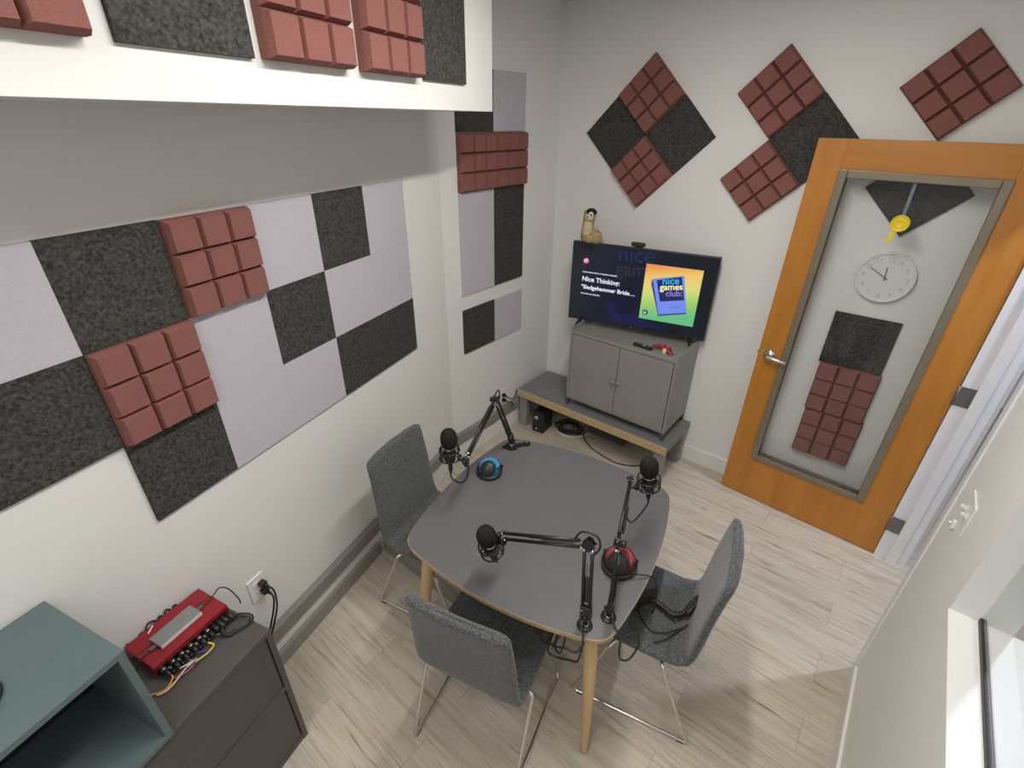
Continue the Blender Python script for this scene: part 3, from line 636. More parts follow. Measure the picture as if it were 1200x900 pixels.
plug('lower black plug with its cord in the outlet above the chest', (fr, LRZ), [(0.0, -0.070, -0.02), (-0.022, -0.086, -0.05), (-0.058, -0.096, -0.10), (-0.095, -0.08, -0.20), (-0.115, -0.05, -0.32)])
plug('upper black plug in the outlet beside the bench', ((0, -0.625, 0.354), PI/2), [(0.03, -0.06, -0.03), (0.08, -0.06, -0.05), (0.125, -0.05, -0.025), (0.155, -0.03, -0.015)])
plug('lower black plug in the outlet beside the bench', ((0, -0.625, 0.310), PI/2), [(0.03, -0.058, -0.02), (0.07, -0.055, -0.05), (0.10, -0.045, -0.085), (0.145, -0.016, -0.12)])
sw_ = thing('light_switch', 'white double light switch on the right wall beside the door opening', 'light switch', (RW, -1.335, 1.180), -PI/2)
part('plate', B().box((0, -0.003, 0), (0.118, 0.006, 0.118), 0.002), 'white', sw_)
for dx, up in ((-0.024, 1), (0.024, 1)):
    part('toggle', B().box((dx, -0.013, 0.004), (0.010, 0.020, 0.011), 0.002, Euler((-0.5*up, 0, 0)).to_matrix()).box((dx, -0.006, 0), (0.014, 0.003, 0.026)), 'white', sw_)
single('wall_sensor', B().box((0, -0.006, 0), (0.020, 0.012, 0.030), 0.003).cyl((0, -0.012, 0.004), (0, -0.020, 0.002), 0.006, 0.004, 10), 'white', 'tiny white knob fitting below the light switch', 'wall fitting', None, (RW, -1.28, 1.088), (0, 0, -PI/2))

# ------------------------------------------------------------------ table
TC = V((1.277, -1.842, 0)); TRZ = math.radians(9.17); TZ = 0.75
def table_outline(off=0.0):
    hx, hy, bx_, by_, rc = 0.440+off, 0.432+off, 0.053, 0.067, 0.060; sides = []
    for q in range(4):
        R = Matrix.Rotation(PI/2*q, 2); h, hh, bul = (hy, hx, by_) if q % 2 == 0 else (hx, hy, bx_)
        sides.append([R @ V((k/10*(hh-rc), -h-bul*(1-(k/10*(hh-rc)/hh)**2))) for k in range(-10, 11)])
    pts = []
    for q in range(4):
        a, b_ = sides[q], sides[(q+1) % 4]; pts += a
        p, d1, r, d2 = a[-1], (a[-1]-a[-2]).normalized(), b_[0], (b_[0]-b_[1]).normalized()
        den = d1.x*d2.y-d1.y*d2.x; t = ((r.x-p.x)*d2.y-(r.y-p.y)*d2.x)/den; c = p+d1*t
        for k in range(1, 9):
            u = k/9; pts.append(p*(1-u)**2+c*2*u*(1-u)+r*u*u)
    return pts
tb = thing('meeting_table', 'grey-topped rounded square table with oak legs in the middle of the room', 'table', TC, TRZ)
part('tabletop', B().prism(table_outline(-0.002), TZ-0.004, TZ, 0.001), 'table_top', tb)
part('plywood_edge', B().rings([[V((p.x, p.y, TZ-0.030)) for p in table_outline(-0.012)], [V((p.x, p.y, TZ-0.026)) for p in table_outline(-0.003)], [V((p.x, p.y, TZ-0.0035)) for p in table_outline(0.0)], [V((p.x, p.y, TZ-0.0015)) for p in table_outline(-0.0005)]], smooth=False), 'ply', tb, 'pale plywood edge')
b = B()
for q in range(4):
    R = Matrix.Rotation(PI/2*q, 3, 'Z'); c = R @ V((0, -0.33, TZ-0.055)); b.box(c, (0.62, 0.02, 0.05), 0.0, R)
part('apron', b, 'black_metal', tb)
for sx, sy in ((-1, -1), (1, -1), (1, 1), (-1, 1)):
    part('leg', B().tube([(sx*0.362, sy*0.362, TZ-0.03), (sx*0.388, sy*0.388, 0.45), (sx*0.419, sy*0.420, 0.012), (sx*0.4195, sy*0.4205, 0.0)], [0.027, 0.0255, 0.0165, 0.0145], 20), 'oak', tb)

# ------------------------------------------------------------------ chairs
def chair_shell():
    prof = crom([(0.222, 0.428), (0.20, 0.447), (0.12, 0.452), (0.0, 0.444), (-0.10, 0.438), (-0.158, 0.452), (-0.186, 0.492), (-0.200, 0.56), (-0.217, 0.69), (-0.237, 0.815), (-0.255, 0.912)], 6)
    prof = [V((0, p[0], p[1])) if len(p) == 2 else p for p in prof]; n = len(prof); b = B(); rings = []
    acc = [0.0]
    for i in range(1, n): acc.append(acc[-1]+(prof[i]-prof[i-1]).length)
    Lt = acc[-1]
    for i, p in enumerate(prof):
        t = (prof[min(i+1, n-1)]-prof[max(i-1, 0)]).normalized(); nr = V((0, t.z, -t.y))      # outward (below/behind) side
        if nr.z > 0 and i < n*0.4: nr = -nr
        s = acc[i]; e0, e1 = s, Lt-s
        wd_ = 0.213 + 0.008*math.sin(PI*min(1, s/0.45)) - 0.020*max(0, (s-0.45)/(Lt-0.45))
        rc = 0.026
        for e in (e0, e1):
            if e < rc: wd_ -= rc*(1-math.sqrt(max(0, 1-((rc-e)/rc)**2)))*0.85
        th = 0.021
        for e in (e0, e1):
            if e < 0.016: th *= math.sqrt(max(0.12, 1-((0.016-e)/0.016)**2))
        bow = 0.018*max(0, (s-0.40)/(Lt-0.40))
        ring = []
        N = 28
        for k in range(N):
            a = 2*PI*k/N; ca, sa = math.cos(a), math.sin(a)
            x = wd_*math.copysign(abs(ca)**0.28, ca); y = th*math.copysign(abs(sa)**0.75, sa)
            f = (x/0.2)**2
            ring.append(p + V((x, 0, 0)) + nr*y + V((0, bow*f, 0)) + (V((0, 0, 0.006*f)) if s < 0.4 else V((0, 0, 0)))- (V((0, 0, 0.005*f*max(0, 1-e1/0.10))) if e1 < 0.10 else V((0, 0, 0))))
        rings.append(ring)
    return b.rings(rings)
CHM = {}
def make_chair(label, loc, rz):
    t = thing('upholstered_chair', label, 'chair', loc, rz, 'grey upholstered chairs around the table')
    def pm(name, builder, m):
        if name not in CHM: CHM[name] = builder().mesh(name, M[m])
        o = bpy.data.objects.new(name.split('#')[0], CHM[name]); COL.objects.link(o); o.parent = t
    pm('seat_shell', chair_shell, 'fabric')
    for s in (-1, 1):
        def side(s=s):
            x = s*0.228; xi = s*0.19; r = 0.0075
            return B().tube(crom([(xi, -0.085, 0.420), (x-s*0.003, -0.10, 0.408), (x, -0.118, 0.37)], 4)[:-1] + [V((x, -0.13, 0.335)), V((x, -0.24, 0.060))] + crom([(x, -0.259, 0.018), (x, -0.255, 0.0095), (x, -0.235, r+0.002)], 4) + crom([(x, 0.20, r+0.002), (x, 0.228, 0.0095), (x, 0.238, 0.024)], 4) + [V((x, 0.215, 0.09)), V((x, 0.135, 0.35))] + crom([(x, 0.128, 0.385), (x-s*0.004, 0.112, 0.410), (xi, 0.095, 0.424)], 4), r, 10)
        pm('sled_leg#%d' % s, side, 'chrome')
        for yy in (-0.235, 0.205):
            def glide(s=s, yy=yy): return B().box((s*0.228, yy, 0.0045), (0.017, 0.030, 0.009), 0.002)
            pm('glide#%d%f' % (s, yy), glide, 'black')
    pm('cross_bar#a', lambda: B().tube([(-0.19, -0.085, 0.420), (0.19, -0.085, 0.420)], 0.0075, 10), 'chrome')
    pm('cross_bar#b', lambda: B().tube([(-0.19, 0.095, 0.424), (0.19, 0.095, 0.424)], 0.0075, 10), 'chrome')
    return t
make_chair('grey tweed chair with chrome legs against the left wall', (0.744, -1.996, 0), math.radians(11.5-90))
make_chair('grey tweed chair seen from behind at the near side of the table', (1.340, -2.292, 0), math.radians(104.0-90))
make_chair('grey tweed chair at the right of the table with a coiled cord on its seat', (1.772, -1.735, 0), math.radians(193.0-90))

# ------------------------------------------------------------------ microphone arms, microphones
def make_arm(label, base, elbow, end, plate=None):
    base, elbow, end = V(base), V(elbow), V(end)
    t = thing('microphone_stand', label, 'microphone stand', base, 0, 'microphone stands on the table'); O = base
    e, f = elbow-O, end-O
    hdir = V((f.x-e.x, f.y-e.y, 0)).normalized(); up = V((0, 0, 1)); side = hdir.cross(up).normalized()
    if plate is not None:
        b = B(); a = plate
        pr_ = []
        for k in range(24):
            th = 2*PI*k/24; rr = 0.034
            pr_.append((rr*math.cos(th), rr*math.sin(th)))
        b.prism(pr_, 0.0, 0.010, 0.002); d = V((math.cos(a), math.sin(a), 0)); n = V((-d.y, d.x, 0))
        q0, q1 = d*0.0, d*0.085
        b.prism([tuple((q0+n*0.018).xy), tuple((q0-n*0.018).xy), tuple((q1-n*0.011).xy), tuple((q1+n*0.011).xy)][::-1], 0.0005, 0.0095, 0.001)
        q2 = -d*0.050+n*0.004
        b.prism([tuple((q0+n*0.030).xy), tuple((q0-n*0.028).xy), tuple((q2-n*0.007).xy), tuple((q2+n*0.007).xy)], 0.0003, 0.0090, 0.001)
        b.prism([(q1.x+0.019*math.cos(2*PI*k/20), q1.y+0.019*math.sin(2*PI*k/20)) for k in range(20)], 0.0, 0.013, 0.003)
        part('base_plate', b, 'black_metal', t)
        part('bolt', B().cyl(d*0.085+V((0, 0, 0.013)), d*0.085+V((0, 0, 0.017)), 0.006, seg=10).cyl((0, 0, 0.010), (0, 0, 0.020), 0.012, seg=14), 'steel', t)
    else:
        part('base_flange', B().lathe([(0.0, 0), (0.027, 0), (0.028, 0.003), (0.027, 0.006), (0.020, 0.008), (0.015, 0.008), (0.014, 0.014), (0.0, 0.014)], (0, 0, 0), (0, 0, 1), 24), 'black_metal', t)
        part('socket_ring', B().torus((0, 0, 0.013), (0, 0, 1), 0.0125, 0.0025, 20, 6), 'steel', t)
    # foot bracket
    p0 = V((0, 0, 0.045)); d1 = (e-p0).normalized(); n1 = d1.cross(side).normalized()
    d2 = (f-e).normalized(); n2 = d2.cross(side).normalized()
    b = B().cyl((0, 0, 0.008), p0, 0.007, seg=10).cyl(p0-side*0.014, p0+side*0.014, 0.009, seg=12)
    b.cyl(p0-side*0.020, p0-side*0.014, 0.006, seg=8); Rb = Matrix((n1, side, d1)).transposed()
    b.box(p0+d1*0.022, (0.040, 0.018, 0.052), 0.003, Rb)
    part('foot_joint', b, 'black_metal', t)
    for (A, Bq, n, d, nm) in ((p0, e, n1, d1, 'lower_arm'), (e, f, n2, d2, 'upper_arm')):
        lk = B(); L_ = (Bq-A).length
        for s in (-1, 1):
            lk.tube([A+n*s*0.0135+d*0.028, Bq+n*s*0.0135-d*0.022], 0.0062, 8)
        o = part(nm, lk, 'black_metal', t)
        sp_ = B()
        for s in (-1, 1):                                            # tension springs alongside the bars
            q0 = A+d*0.055+n*s*0.0045+side*0.009; ln = L_*0.36; pts = []
            turns = 20
            for k in range(turns*8+1):
                th = 2*PI*k/8; pts.append(q0+d*(ln*k/(turns*8))+(n*math.cos(th)+side*math.sin(th))*0.0048)
            sp_.tube(pts, 0.0014, 5)
            sp_.tube([q0+d*ln, q0+d*(ln+0.05)], 0.0012, 5)
        part('spring', sp_, 'black_metal', o)
        part('bolt', B().cyl(A+d*0.03+n*0.0135-side*0.009, A+d*0.03+n*0.0135+side*0.009, 0.0045, seg=8).cyl(Bq-d*0.022-n*0.0135-side*0.009, Bq-d*0.022-n*0.0135+side*0.009, 0.0045, seg=8).cyl(Bq-d*0.022+n*0.0135-side*0.009, Bq-d*0.022+n*0.0135+side*0.009, 0.0045, seg=8), 'steel', o, 'bright bolt heads')
    b = B()
    bis = (d1-d2).normalized()
    for s in (-1, 1): b.box(e+side*s*0.0085, (0.038, 0.003, 0.036), 0.002, Matrix((bis, side, bis.cross(side))).transposed())
    b.cyl(e-side*0.012, e+side*0.012, 0.010, seg=12)
    part('elbow_joint', b, 'black_metal', t)
    part('knob', B().lathe([(0.012, 0), (0.013, 0.004), (0.012, 0.015), (0.006, 0.017)], e+side*0.012-bis*0.004, side, 12), 'black', t)
    b = B().cyl(f-side*0.010, f+side*0.010, 0.010, seg=12).cyl(f, f+d2*0.026, 0.006, seg=10).cyl(f+d2*0.012-side*0.016, f+d2*0.012-side*0.009, 0.007, seg=10)
    b.cyl(f+V((0, 0, 0.006)), f-V((0, 0, 0.040)), 0.0055, seg=10)
    part('end_joint', b, 'black_metal', t)
    return t
def make_mic(label, foam_c, tip, tilt, fs=(0.036, 0.036, 0.046)):
    c = V(foam_c); t = thing('microphone', label, 'microphone', c, 0, 'microphones on the arms')
    Q = tilt.to_matrix() if isinstance(tilt, Euler) else tilt
    L = lambda *p: Q @ V(p)
    k = fs[0]/0.036
    # lathe profile of the windscreen: round top, slightly drawn in at the base
    pr_ = [(0.0, 0.046), (0.012, 0.0445), (0.022, 0.039), (0.030, 0.029), (0.0345, 0.016), (0.036, 0.0), (0.0355, -0.014), (0.033, -0.028), (0.028, -0.038), (0.022, -0.042), (0.0, -0.042)]
    part('windscreen', B().lathe([(r*k, h*fs[2]/0.046) for r, h in pr_], (0, 0, 0), L(0, 0, 1), 28), 'windscreen', t, 'black foam windscreen')
    b = B().lathe([(0.020, 0), (0.0235, -0.004), (0.0235, -0.070), (0.019, -0.082), (0.011, -0.088), (0.011, -0.094)], L(0, 0, -0.040), L(0, 0, 1), 24)
    part('body', b, 'black', t)
    part('ring', B().torus(L(0, 0, -0.047), L(0, 0, 1), 0.0235, 0.002, 28, 6).torus(L(0, 0, -0.088), L(0, 0, 1), 0.0238, 0.0022, 28, 6), 'steel', t, 'thin silver ring')
    sm = B()
    for h in (-0.060, -0.100): sm.torus(L(0, 0, h), L(0, 0, 1), 0.043, 0.0032, 32, 8)
    for q in range(6):
        a = 2*PI*q/6+0.3; r = 0.043
        sm.cyl(L(r*math.cos(a), r*math.sin(a), -0.054), L(r*math.cos(a), r*math.sin(a), -0.106), 0.0030, seg=6)
        for h0, h1 in ((-0.060, -0.072), (-0.100, -0.088)):
            sm.tube([L(0.043*math.cos(a), 0.043*math.sin(a), h0), L(0.0255*math.cos(a+0.5), 0.0255*math.sin(a+0.5), h1), L(0.043*math.cos(a+1.0), 0.043*math.sin(a+1.0), h0)], 0.0016, 5)
    for h in (-0.072, -0.088): sm.torus(L(0, 0, h), L(0, 0, 1), 0.0265, 0.0026, 24, 6)
    mount = part('shock_mount', sm, 'black_metal', t)
    tp = V(tip)-c; q = L(0, 0, -0.08); out = (tp-q); out = (out - L(0, 0, 1)*out.dot(L(0, 0, 1))); out.normalize()
    s0 = q+out*0.043
    part('bracket', B().tube([s0, s0+out*0.016+V((0, 0, 0.002)), tp], [0.006, 0.007, 0.006], 8).cyl(s0+out*0.010+V((0, 0, 0.012)), s0+out*0.010-V((0, 0, 0.012)), 0.009, seg=10), 'black_metal', mount)
    w0 = q-out*0.046; sd = out.cross(L(0, 0, 1)).normalized()
    part('clip_wire', B().tube(crom([w0+L(0, 0, 0.004), w0-out*0.012+L(0, 0, 0.006), w0-out*0.021, w0-out*0.012-L(0, 0, 0.006), w0-L(0, 0, 0.004)], 4), 0.0010, 5), 'steel', mount)
    part('connector', B().lathe([(0.0095, 0), (0.0095, -0.030), (0.006, -0.040), (0.005, -0.052)], L(0, 0, -0.134), L(0, 0, 1), 14), 'black_metal', t)
    return t, c + L(0, 0, -0.186)
def cable(label, pts, name='microphone_cable', r=0.0035, m='cable', cat='cable', group=None, n=7):
    return single(name, B().tube(crom(pts, n), r, 8), m, label, cat, group)
# far left arm
A1b, A1e, A1f = V((0.842, -1.545, TZ)), V((0.872, -1.706, 1.13)), V((0.985, -2.033, 1.03))
make_arm('microphone arm on a flat plate at the far left table corner', A1b, A1e, A1f, plate=0.95)
m1, c1 = make_mic('microphone with black foam hanging in front of the far left chair', (0.903, -2.047, 1.106), A1f-V((0, 0, 0.040)), Euler((0, 0, 0)))
cable('black cable looping from the far left microphone up to its arm', [c1, c1-V((0, 0, 0.02)), (0.925, -2.05, 0.895), (0.96, -2.045, 0.897), (0.985, -2.03, 0.93), (0.985, -2.02, 0.985), A1f+V((-0.012, 0.03, 0.012))])
# near arm, reaching left
A2b, A2e, A2f = V((1.688, -2.189, TZ)), V((1.655, -2.165, 1.10)), V((1.330, -2.226, 0.972))
make_arm('microphone arm at the near table corner reaching left across the table', A2b, A2e, A2f)
m2, c2 = make_mic('microphone with black foam hanging over the near edge of the table', (1.315, -2.275, 0.998), A2f-V((0, 0, 0.040)), Euler((0.30, 0.0, 0)))
# right arm, reaching away to the back wall
A3b, A3e, A3f = V((1.736, -2.108, TZ)), V((1.722, -2.100, 1.10)), V((1.604, -1.768, 1.077))
make_arm('microphone arm at the near right of the table reaching towards the back wall', A3b, A3e, A3f)
m3, c3 = make_mic('microphone with black foam at the far right of the table', (1.645, -1.708, 1.125), A3f-V((0, 0, 0.036)), Euler((0.16, -0.06, 0)))
cable('black cable curving from the far right microphone to its arm', [c3, c3-V((0, 0.004, 0.02)), (1.650, -1.745, 0.90), (1.645, -1.80, 0.91), (1.635, -1.845, 0.98), (1.640, -1.875, 1.07)])
cable('black cable arching over the elbow of the near microphone arm', [A2e+V((-0.05, -0.01, -0.01)), A2e+V((-0.03, 0.0, 0.035)), A2e+V((0.02, 0.01, 0.04)), A2e+V((0.035, 0.01, 0.0)), A2e+V((0.018, 0.0, -0.04))])
cable('black cable arching over the top of the far left microphone arm', [A1e+V((0.012, -0.045, -0.025)), A1e+V((0.012, -0.02, 0.035)), A1e+V((0.006, 0.015, 0.045)), A1e+V((-0.004, 0.03, -0.03))])
# cables hanging by the near table leg
tcb = [(1.690, -2.205, TZ+0.02), (1.712, -2.240, TZ+0.015), (1.722, -2.262, TZ-0.02), (1.712, -2.262, TZ-0.09), (1.68, -2.262, TZ-0.115), (1.635, -2.27, TZ-0.135), (1.60, -2.275, TZ-0.12), (1.60, -2.23, TZ-0.03)]
cable('black cable dropping from the near arm over the table edge at the oak leg', tcb, r=0.0038)
b = B()
for k in range(4):
    x = 1.545+k*0.030; d = 0.075+0.02*(k % 2)
    b.tube(crom([(x, -2.235, TZ-0.028), (x-0.008, -2.262, TZ-0.05), (x-0.010, -2.268, TZ-d), (x+0.008, -2.268, TZ-d-0.012), (x+0.016, -2.262, TZ-d+0.02), (x+0.010, -2.235, TZ-0.028)], 6), 0.0036, 8)
b.tube(crom([(1.575, -2.262, TZ-0.115), (1.62, -2.268, TZ-0.09), (1.66, -2.266, TZ-0.062), (1.70, -2.255, TZ-0.06), (1.71, -2.22, TZ-0.035)], 6), 0.0036, 8)
single('cable_bundle', b, 'cable', 'bundle of black cable loops hanging under the near table edge by the oak leg', 'cables')
cable('black cable loop hanging from the right arm base over the table edge', [(1.742, -2.112, TZ+0.020), (1.775, -2.135, TZ+0.012), (1.806, -2.150, TZ-0.01), (1.815, -2.165, TZ-0.05), (1.822, -2.155, TZ-0.10), (1.842, -2.125, TZ-0.115), (1.852, -2.085, TZ-0.07), (1.835, -2.085, TZ-0.02), (1.812, -2.12, TZ-0.02), (1.80, -2.10, TZ-0.04)])

# ------------------------------------------------------------------ headphones
def headphones(label, loc, rz, pad, k=1.0):
    t = thing('headphones', label, 'headphones', loc, rz, 'headphones on the table')
    cA, nA = V((0, 0.010, 0.028))*k, V((0, -0.38, 0.925)).normalized(); cB, nB = V((0, -0.027, 0.052))*k, V((0, -0.72, 0.69)).normalized()
    A = part('ear_cup', B().lathe([(0.0, -0.024*k), (0.036*k, -0.024*k), (0.048*k, -0.016*k), (0.0565*k, -0.002*k), (0.057*k, 0.003*k), (0.053*k, 0.005*k), (0.047*k, 0.002*k), (0.0, 0.001*k)], cA, nA, 36), 'black', t)
    part('cushion', B().torus(cA+nA*0.008*k, nA, 0.040*k, 0.0125*k, 36, 12), pad, A, 'coloured ear cushion')
    Bc = part('ear_cup', B().lathe([(0.036*k, -0.006*k), (0.039*k, 0.002*k), (0.037*k, 0.012*k), (0.029*k, 0.020*k), (0.015*k, 0.0245*k), (0.0, 0.0252*k)], cB, nB, 36), 'black', t)
    part('cushion', B().torus(cB-nB*0.012*k, nB, 0.031*k, 0.0115*k, 36, 12), pad, Bc, 'coloured ear cushion')
    part('badge', B().lathe([(0.013*k, 0), (0.013*k, 0.0012), (0.010*k, 0.0016), (0.0, 0.0012)], cB+nB*0.0252*k, nB, 20), 'black_metal', Bc)
    rr = []
    for q in range(37):
        a = math.radians(150+240*q/36); d = V((math.cos(a), math.sin(a), 0)); c = V((0, 0.004, 0.020+0.012*math.sin(a)))*k
        r0, r1, hz = 0.058*k, 0.064*k, 0.0125*k
        rr.append([c+d*r0-V((0, 0, hz*0.85)), c+d*r1-V((0, 0, hz*0.6)), c+d*r1+V((0, 0, hz*0.6)), c+d*r0+V((0, 0, hz))])
    part('headband', B().rings(rr, smooth=False), 'black', t)
    for s in (-1, 1):
        part('yoke', B().tube(crom([cB+V((s*0.045, 0, 0))*k+nB*0.004*k, V((s*0.059, 0.012, 0.052))*k, V((s*0.061, 0.028, 0.030))*k], 5), 0.0035*k, 8), 'black_metal', t)
    return t
headphones('black headphones with bright blue cushions beside the far left microphone', (0.895, -1.785, TZ), math.radians(30), 'blue_pad', 1.0)
headphones('black headphones with dark red cushions at the right side of the table', (1.660, -1.893, TZ), math.radians(14), 'red_pad', 1.08)
cable('thin black cord from the red headphones over the table edge', [(1.712, -1.925, TZ+0.03), (1.745, -1.890, TZ+0.022), (1.778, -1.862, TZ+0.010), (1.800, -1.845, TZ-0.02), (1.815, -1.84, TZ-0.14), (1.80, -1.80, 0.50), (1.79, -1.78, 0.478)], 'headphone_cord', 0.0026)
# thick coiled cord lying on the right chair's seat
ctr = [p_ + V((0, 0, 0.010)) for p_ in crom([(1.715, -1.87, 0.480), (1.735, -1.80, 0.480), (1.765, -1.74, 0.480), (1.815, -1.735, 0.478), (1.865, -1.745, 0.478), (1.900, -1.715, 0.482), (1.912, -1.655, 0.492), (1.925, -1.625, 0.505), (1.930, -1.655, 0.507), (1.915, -1.715, 0.492)], 16)]
pts = []
for i, p_ in enumerate(ctr):
    a = i*1.45; pts.append(p_ + V((0.0, 0.0, 0.0)) + V((math.cos(a)*0.0065, math.sin(a)*0.0065, math.sin(a)*0.0065)))
b = B().tube(ctr, 0.0095, 10); b.tube(crom(pts, 3), 0.0055, 6)
b.tube(crom([(1.855, -1.900, 0.474), (1.885, -1.86, 0.474), (1.91, -1.80, 0.475), (1.935, -1.735, 0.478), (1.952, -1.67, 0.492)], 8), 0.0030, 6)
b.tube(crom([(1.74, -1.80, 0.474), (1.79, -1.845, 0.473), (1.835, -1.855, 0.473), (1.88, -1.825, 0.474), (1.915, -1.775, 0.476)], 8), 0.0030, 6)
single('coiled_cord', b, 'cable', 'thick black coiled cord curled on the seat of the right chair', 'cord')

# ------------------------------------------------------------------ chest of drawers, teal shelf, audio gear
DS1, DS0, DD, DZT = 0.335, -1.15, 0.352, 0.700
ds = thing('chest_of_drawers', 'dark grey-brown chest of drawers along the left wall at lower left', 'chest of drawers', lw(0, 0, 0), LRZ)
def lb(b, s0, s1, d0, d1, z0, z1, bev=0.0): return b.bx(s0, s1, -d1, -d0, z0, z1, bev)
g = 0.016
b = lb(B(), DS1-0.020, DS1, g, DD, 0, DZT-0.022); lb(b, DS0, DS0+0.02, g, DD, 0, DZT-0.022)
lb(b, DS0+0.02, DS1-0.02, g, g+0.012, 0.02, DZT-0.022); lb(b, DS0+0.02, DS1-0.02, g+0.012, DD-0.004, 0.0, 0.030); lb(b, DS0+0.02, DS1-0.02, g+0.012, DD-0.002, 0.355, 0.373)
part('carcass', b, 'dresser', ds)
part('top', lb(B(), DS0, DS1, g, DD, DZT-0.022, DZT, 0.002), 'dresser', ds)
for z0, z1 in ((0.036, 0.180), (0.1835, 0.350), (0.379, 0.525), (0.5285, 0.672)):
    part('drawer', lb(B(), DS0+0.024, DS1-0.024, DD-0.022, DD-0.006, z0, z1, 0.0015), 'dresser', ds)
ts_ = thing('open_shelf_box', 'grey-teal open-fronted shelf box standing on the chest of drawers', 'shelf', lw(0, 0, DZT), LRZ)
TS1, TS0, TD, TH_ = -0.022, -0.95, 0.364, 0.400; k = 0.019
part('top_panel', lb(B(), TS0, TS1, g, TD, TH_-k, TH_, 0.001), 'teal', ts_)
part('bottom_panel', lb(B(), TS0+k, TS1-k, g, TD, 0, k, 0.001), 'teal', ts_)
part('side_panel', lb(B(), TS1-k, TS1, g, TD, 0, TH_-k, 0.001), 'teal', ts_)
part('side_panel', lb(B(), TS0, TS0+k, g, TD, 0, TH_-k, 0.001), 'teal', ts_)
part('back_panel', lb(B(), TS0+k, TS1-k, g, g+0.01, k, TH_-k), 'black', ts_)  # black colour stands in for the deep shade inside the shelf
bp_ = lw(-0.270, 0.178, DZT+TH_)
single('round_base', B().lathe([(0.0, 0), (0.078, 0), (0.080, 0.002), (0.080, 0.008), (0.074, 0.013), (0.0, 0.014)], (0, 0, 0), (0, 0, 1), 36), 'black', 'black round base cut by the left photo edge on top of the teal shelf', 'base', None, bp_)
# audio interface
X0 = V((0.508, -2.967, 0)).lerp(V((0.565, -3.217, 0)), 0.5).lerp(V((0.663, -2.94, 0)).lerp(V((0.708, -3.183, 0)), 0.5), 0.5)
XI = V((0.611, -3.077, DZT))
ai = thing('audio_interface', 'red metal audio interface box lying on the chest of drawers', 'audio interface', XI, LRZ - math.radians(2.5))
iw, idp, ih = 0.128, 0.080, 0.057
part('chassis', B().bx(-iw+0.003, iw-0.003, -idp+0.010, idp-0.003, 0.004, ih-0.004), 'black', ai)
part('cover', B().bx(-iw, iw, -idp, 0.006, ih-0.005, ih, 0.0012).bx(-iw, -iw+0.002, -idp+0.002, idp, 0.006, ih-0.004).bx(iw-0.002, iw, -idp+0.002, idp, 0.006, ih-0.004).bx(-iw, iw, -idp, -idp+0.003, ih-0.018, ih-0.003, 0.001), 'red_metal', ai)
part('rear_cover', B().bx(-iw, iw, 0.014, idp, ih-0.009, ih-0.003, 0.0012), 'red_metal', ai)
part('groove', B().bx(-iw+0.002, iw-0.002, 0.006, 0.014, ih-0.012, ih-0.008), 'cablered', ai)
for q in range(4):
    part('rubber_foot', B().cyl(((-1)**q*(iw-0.02), (-1)**(q//2)*(idp-0.02), 0), ((-1)**q*(iw-0.02), (-1)**(q//2)*(idp-0.02), 0.005), 0.008, seg=10), 'black', ai)
hub = thing('usb_hub', 'flat silver-grey hub lying on top of the red audio interface', 'hub', XI + V((0.016, -0.003, ih)), LRZ + math.radians(-1.0))
part('case', B().box((0, 0.006, 0.008), (0.142, 0.062, 0.014), 0.002), 'grey_hub', hub)
part('bright_edge', B().box((0, -0.0255, 0.0075), (0.141, 0.002, 0.013), 0.0006), 'bright_alu', hub, 'bright front edge')
def hublead(label, s):
    t = thing('usb_lead', label, 'cable', XI + V((0.016, -0.003, ih)), LRZ + math.radians(-1.0))
    part('plug_body', B().box((s*0.080, 0.002, 0.006), (0.024, 0.011, 0.007), 0.001), 'cablegrey', t)
    if s < 0: pts = [(-0.092, 0.002, 0.006), (-0.115, 0.001, 0.004), (-0.134, 0.001, -0.004), (-0.148, -0.002, -0.03), (-0.16, -0.01, -ih+0.004)]
    else: pts = [(0.092, 0.002, 0.006), (0.118, 0.001, 0.005), (0.140, 0.004, 0.010), (0.165, 0.008, 0.012), (0.185, -0.002, -0.01), (0.192, -0.03, -ih+0.006), (0.18, -0.06, -ih+0.004)]
    part('cord', B().tube(crom(pts, 6), 0.0024, 7), 'cable', t)
hublead('grey plug and lead on the near left end of the hub', -1)
hublead('grey plug and lead curving off the far right end of the hub', 1)
RLi = Matrix.Rotation(LRZ - math.radians(2.5), 4, 'Z')
def il(x, y, z): return XI + RLi.to_3x3() @ V((x, y, z))
colors = [('orange', 'orange patch cable, nearest the teal shelf, at the front of the audio interface'), ('cablewhite', 'white patch cable bent along the front of the audio interface'), ('cablered', 'brick red patch cable at the front of the audio interface'), ('cableblue', 'blue patch cable at the front of the audio interface'), ('cableyellow', 'yellow patch cable looping out from the front of the audio interface'), ('cablegrey', 'grey patch cable at the front of the audio interface')]
ROUT = [[(0.0, -0.052, -0.012), (-0.030, -0.062, -0.020), (-0.060, -0.040, -0.020), (-0.085, -0.01, -0.020)],
        [(0.002, -0.045, -0.012), (0.045, -0.056, -0.019), (0.012, -0.058, -0.014), (-0.055, -0.070, -0.019), (-0.085, -0.055, -0.020)],
        [(0.0, -0.045, -0.012), (0.01, -0.062, -0.019), (-0.03, -0.070, -0.016), (-0.060, -0.052, -0.019)],
        [(0.0, -0.045, -0.012), (0.016, -0.060, -0.019), (-0.012, -0.068, -0.019), (-0.052, -0.062, -0.014)],
        [(0.006, -0.045, -0.010), (0.012, -0.062, -0.018), (-0.016, -0.070, -0.018), (-0.055, -0.066, -0.013)],
        [(0.006, -0.042, -0.012), (0.03, -0.050, -0.018), (0.03, -0.03, -0.02)]]
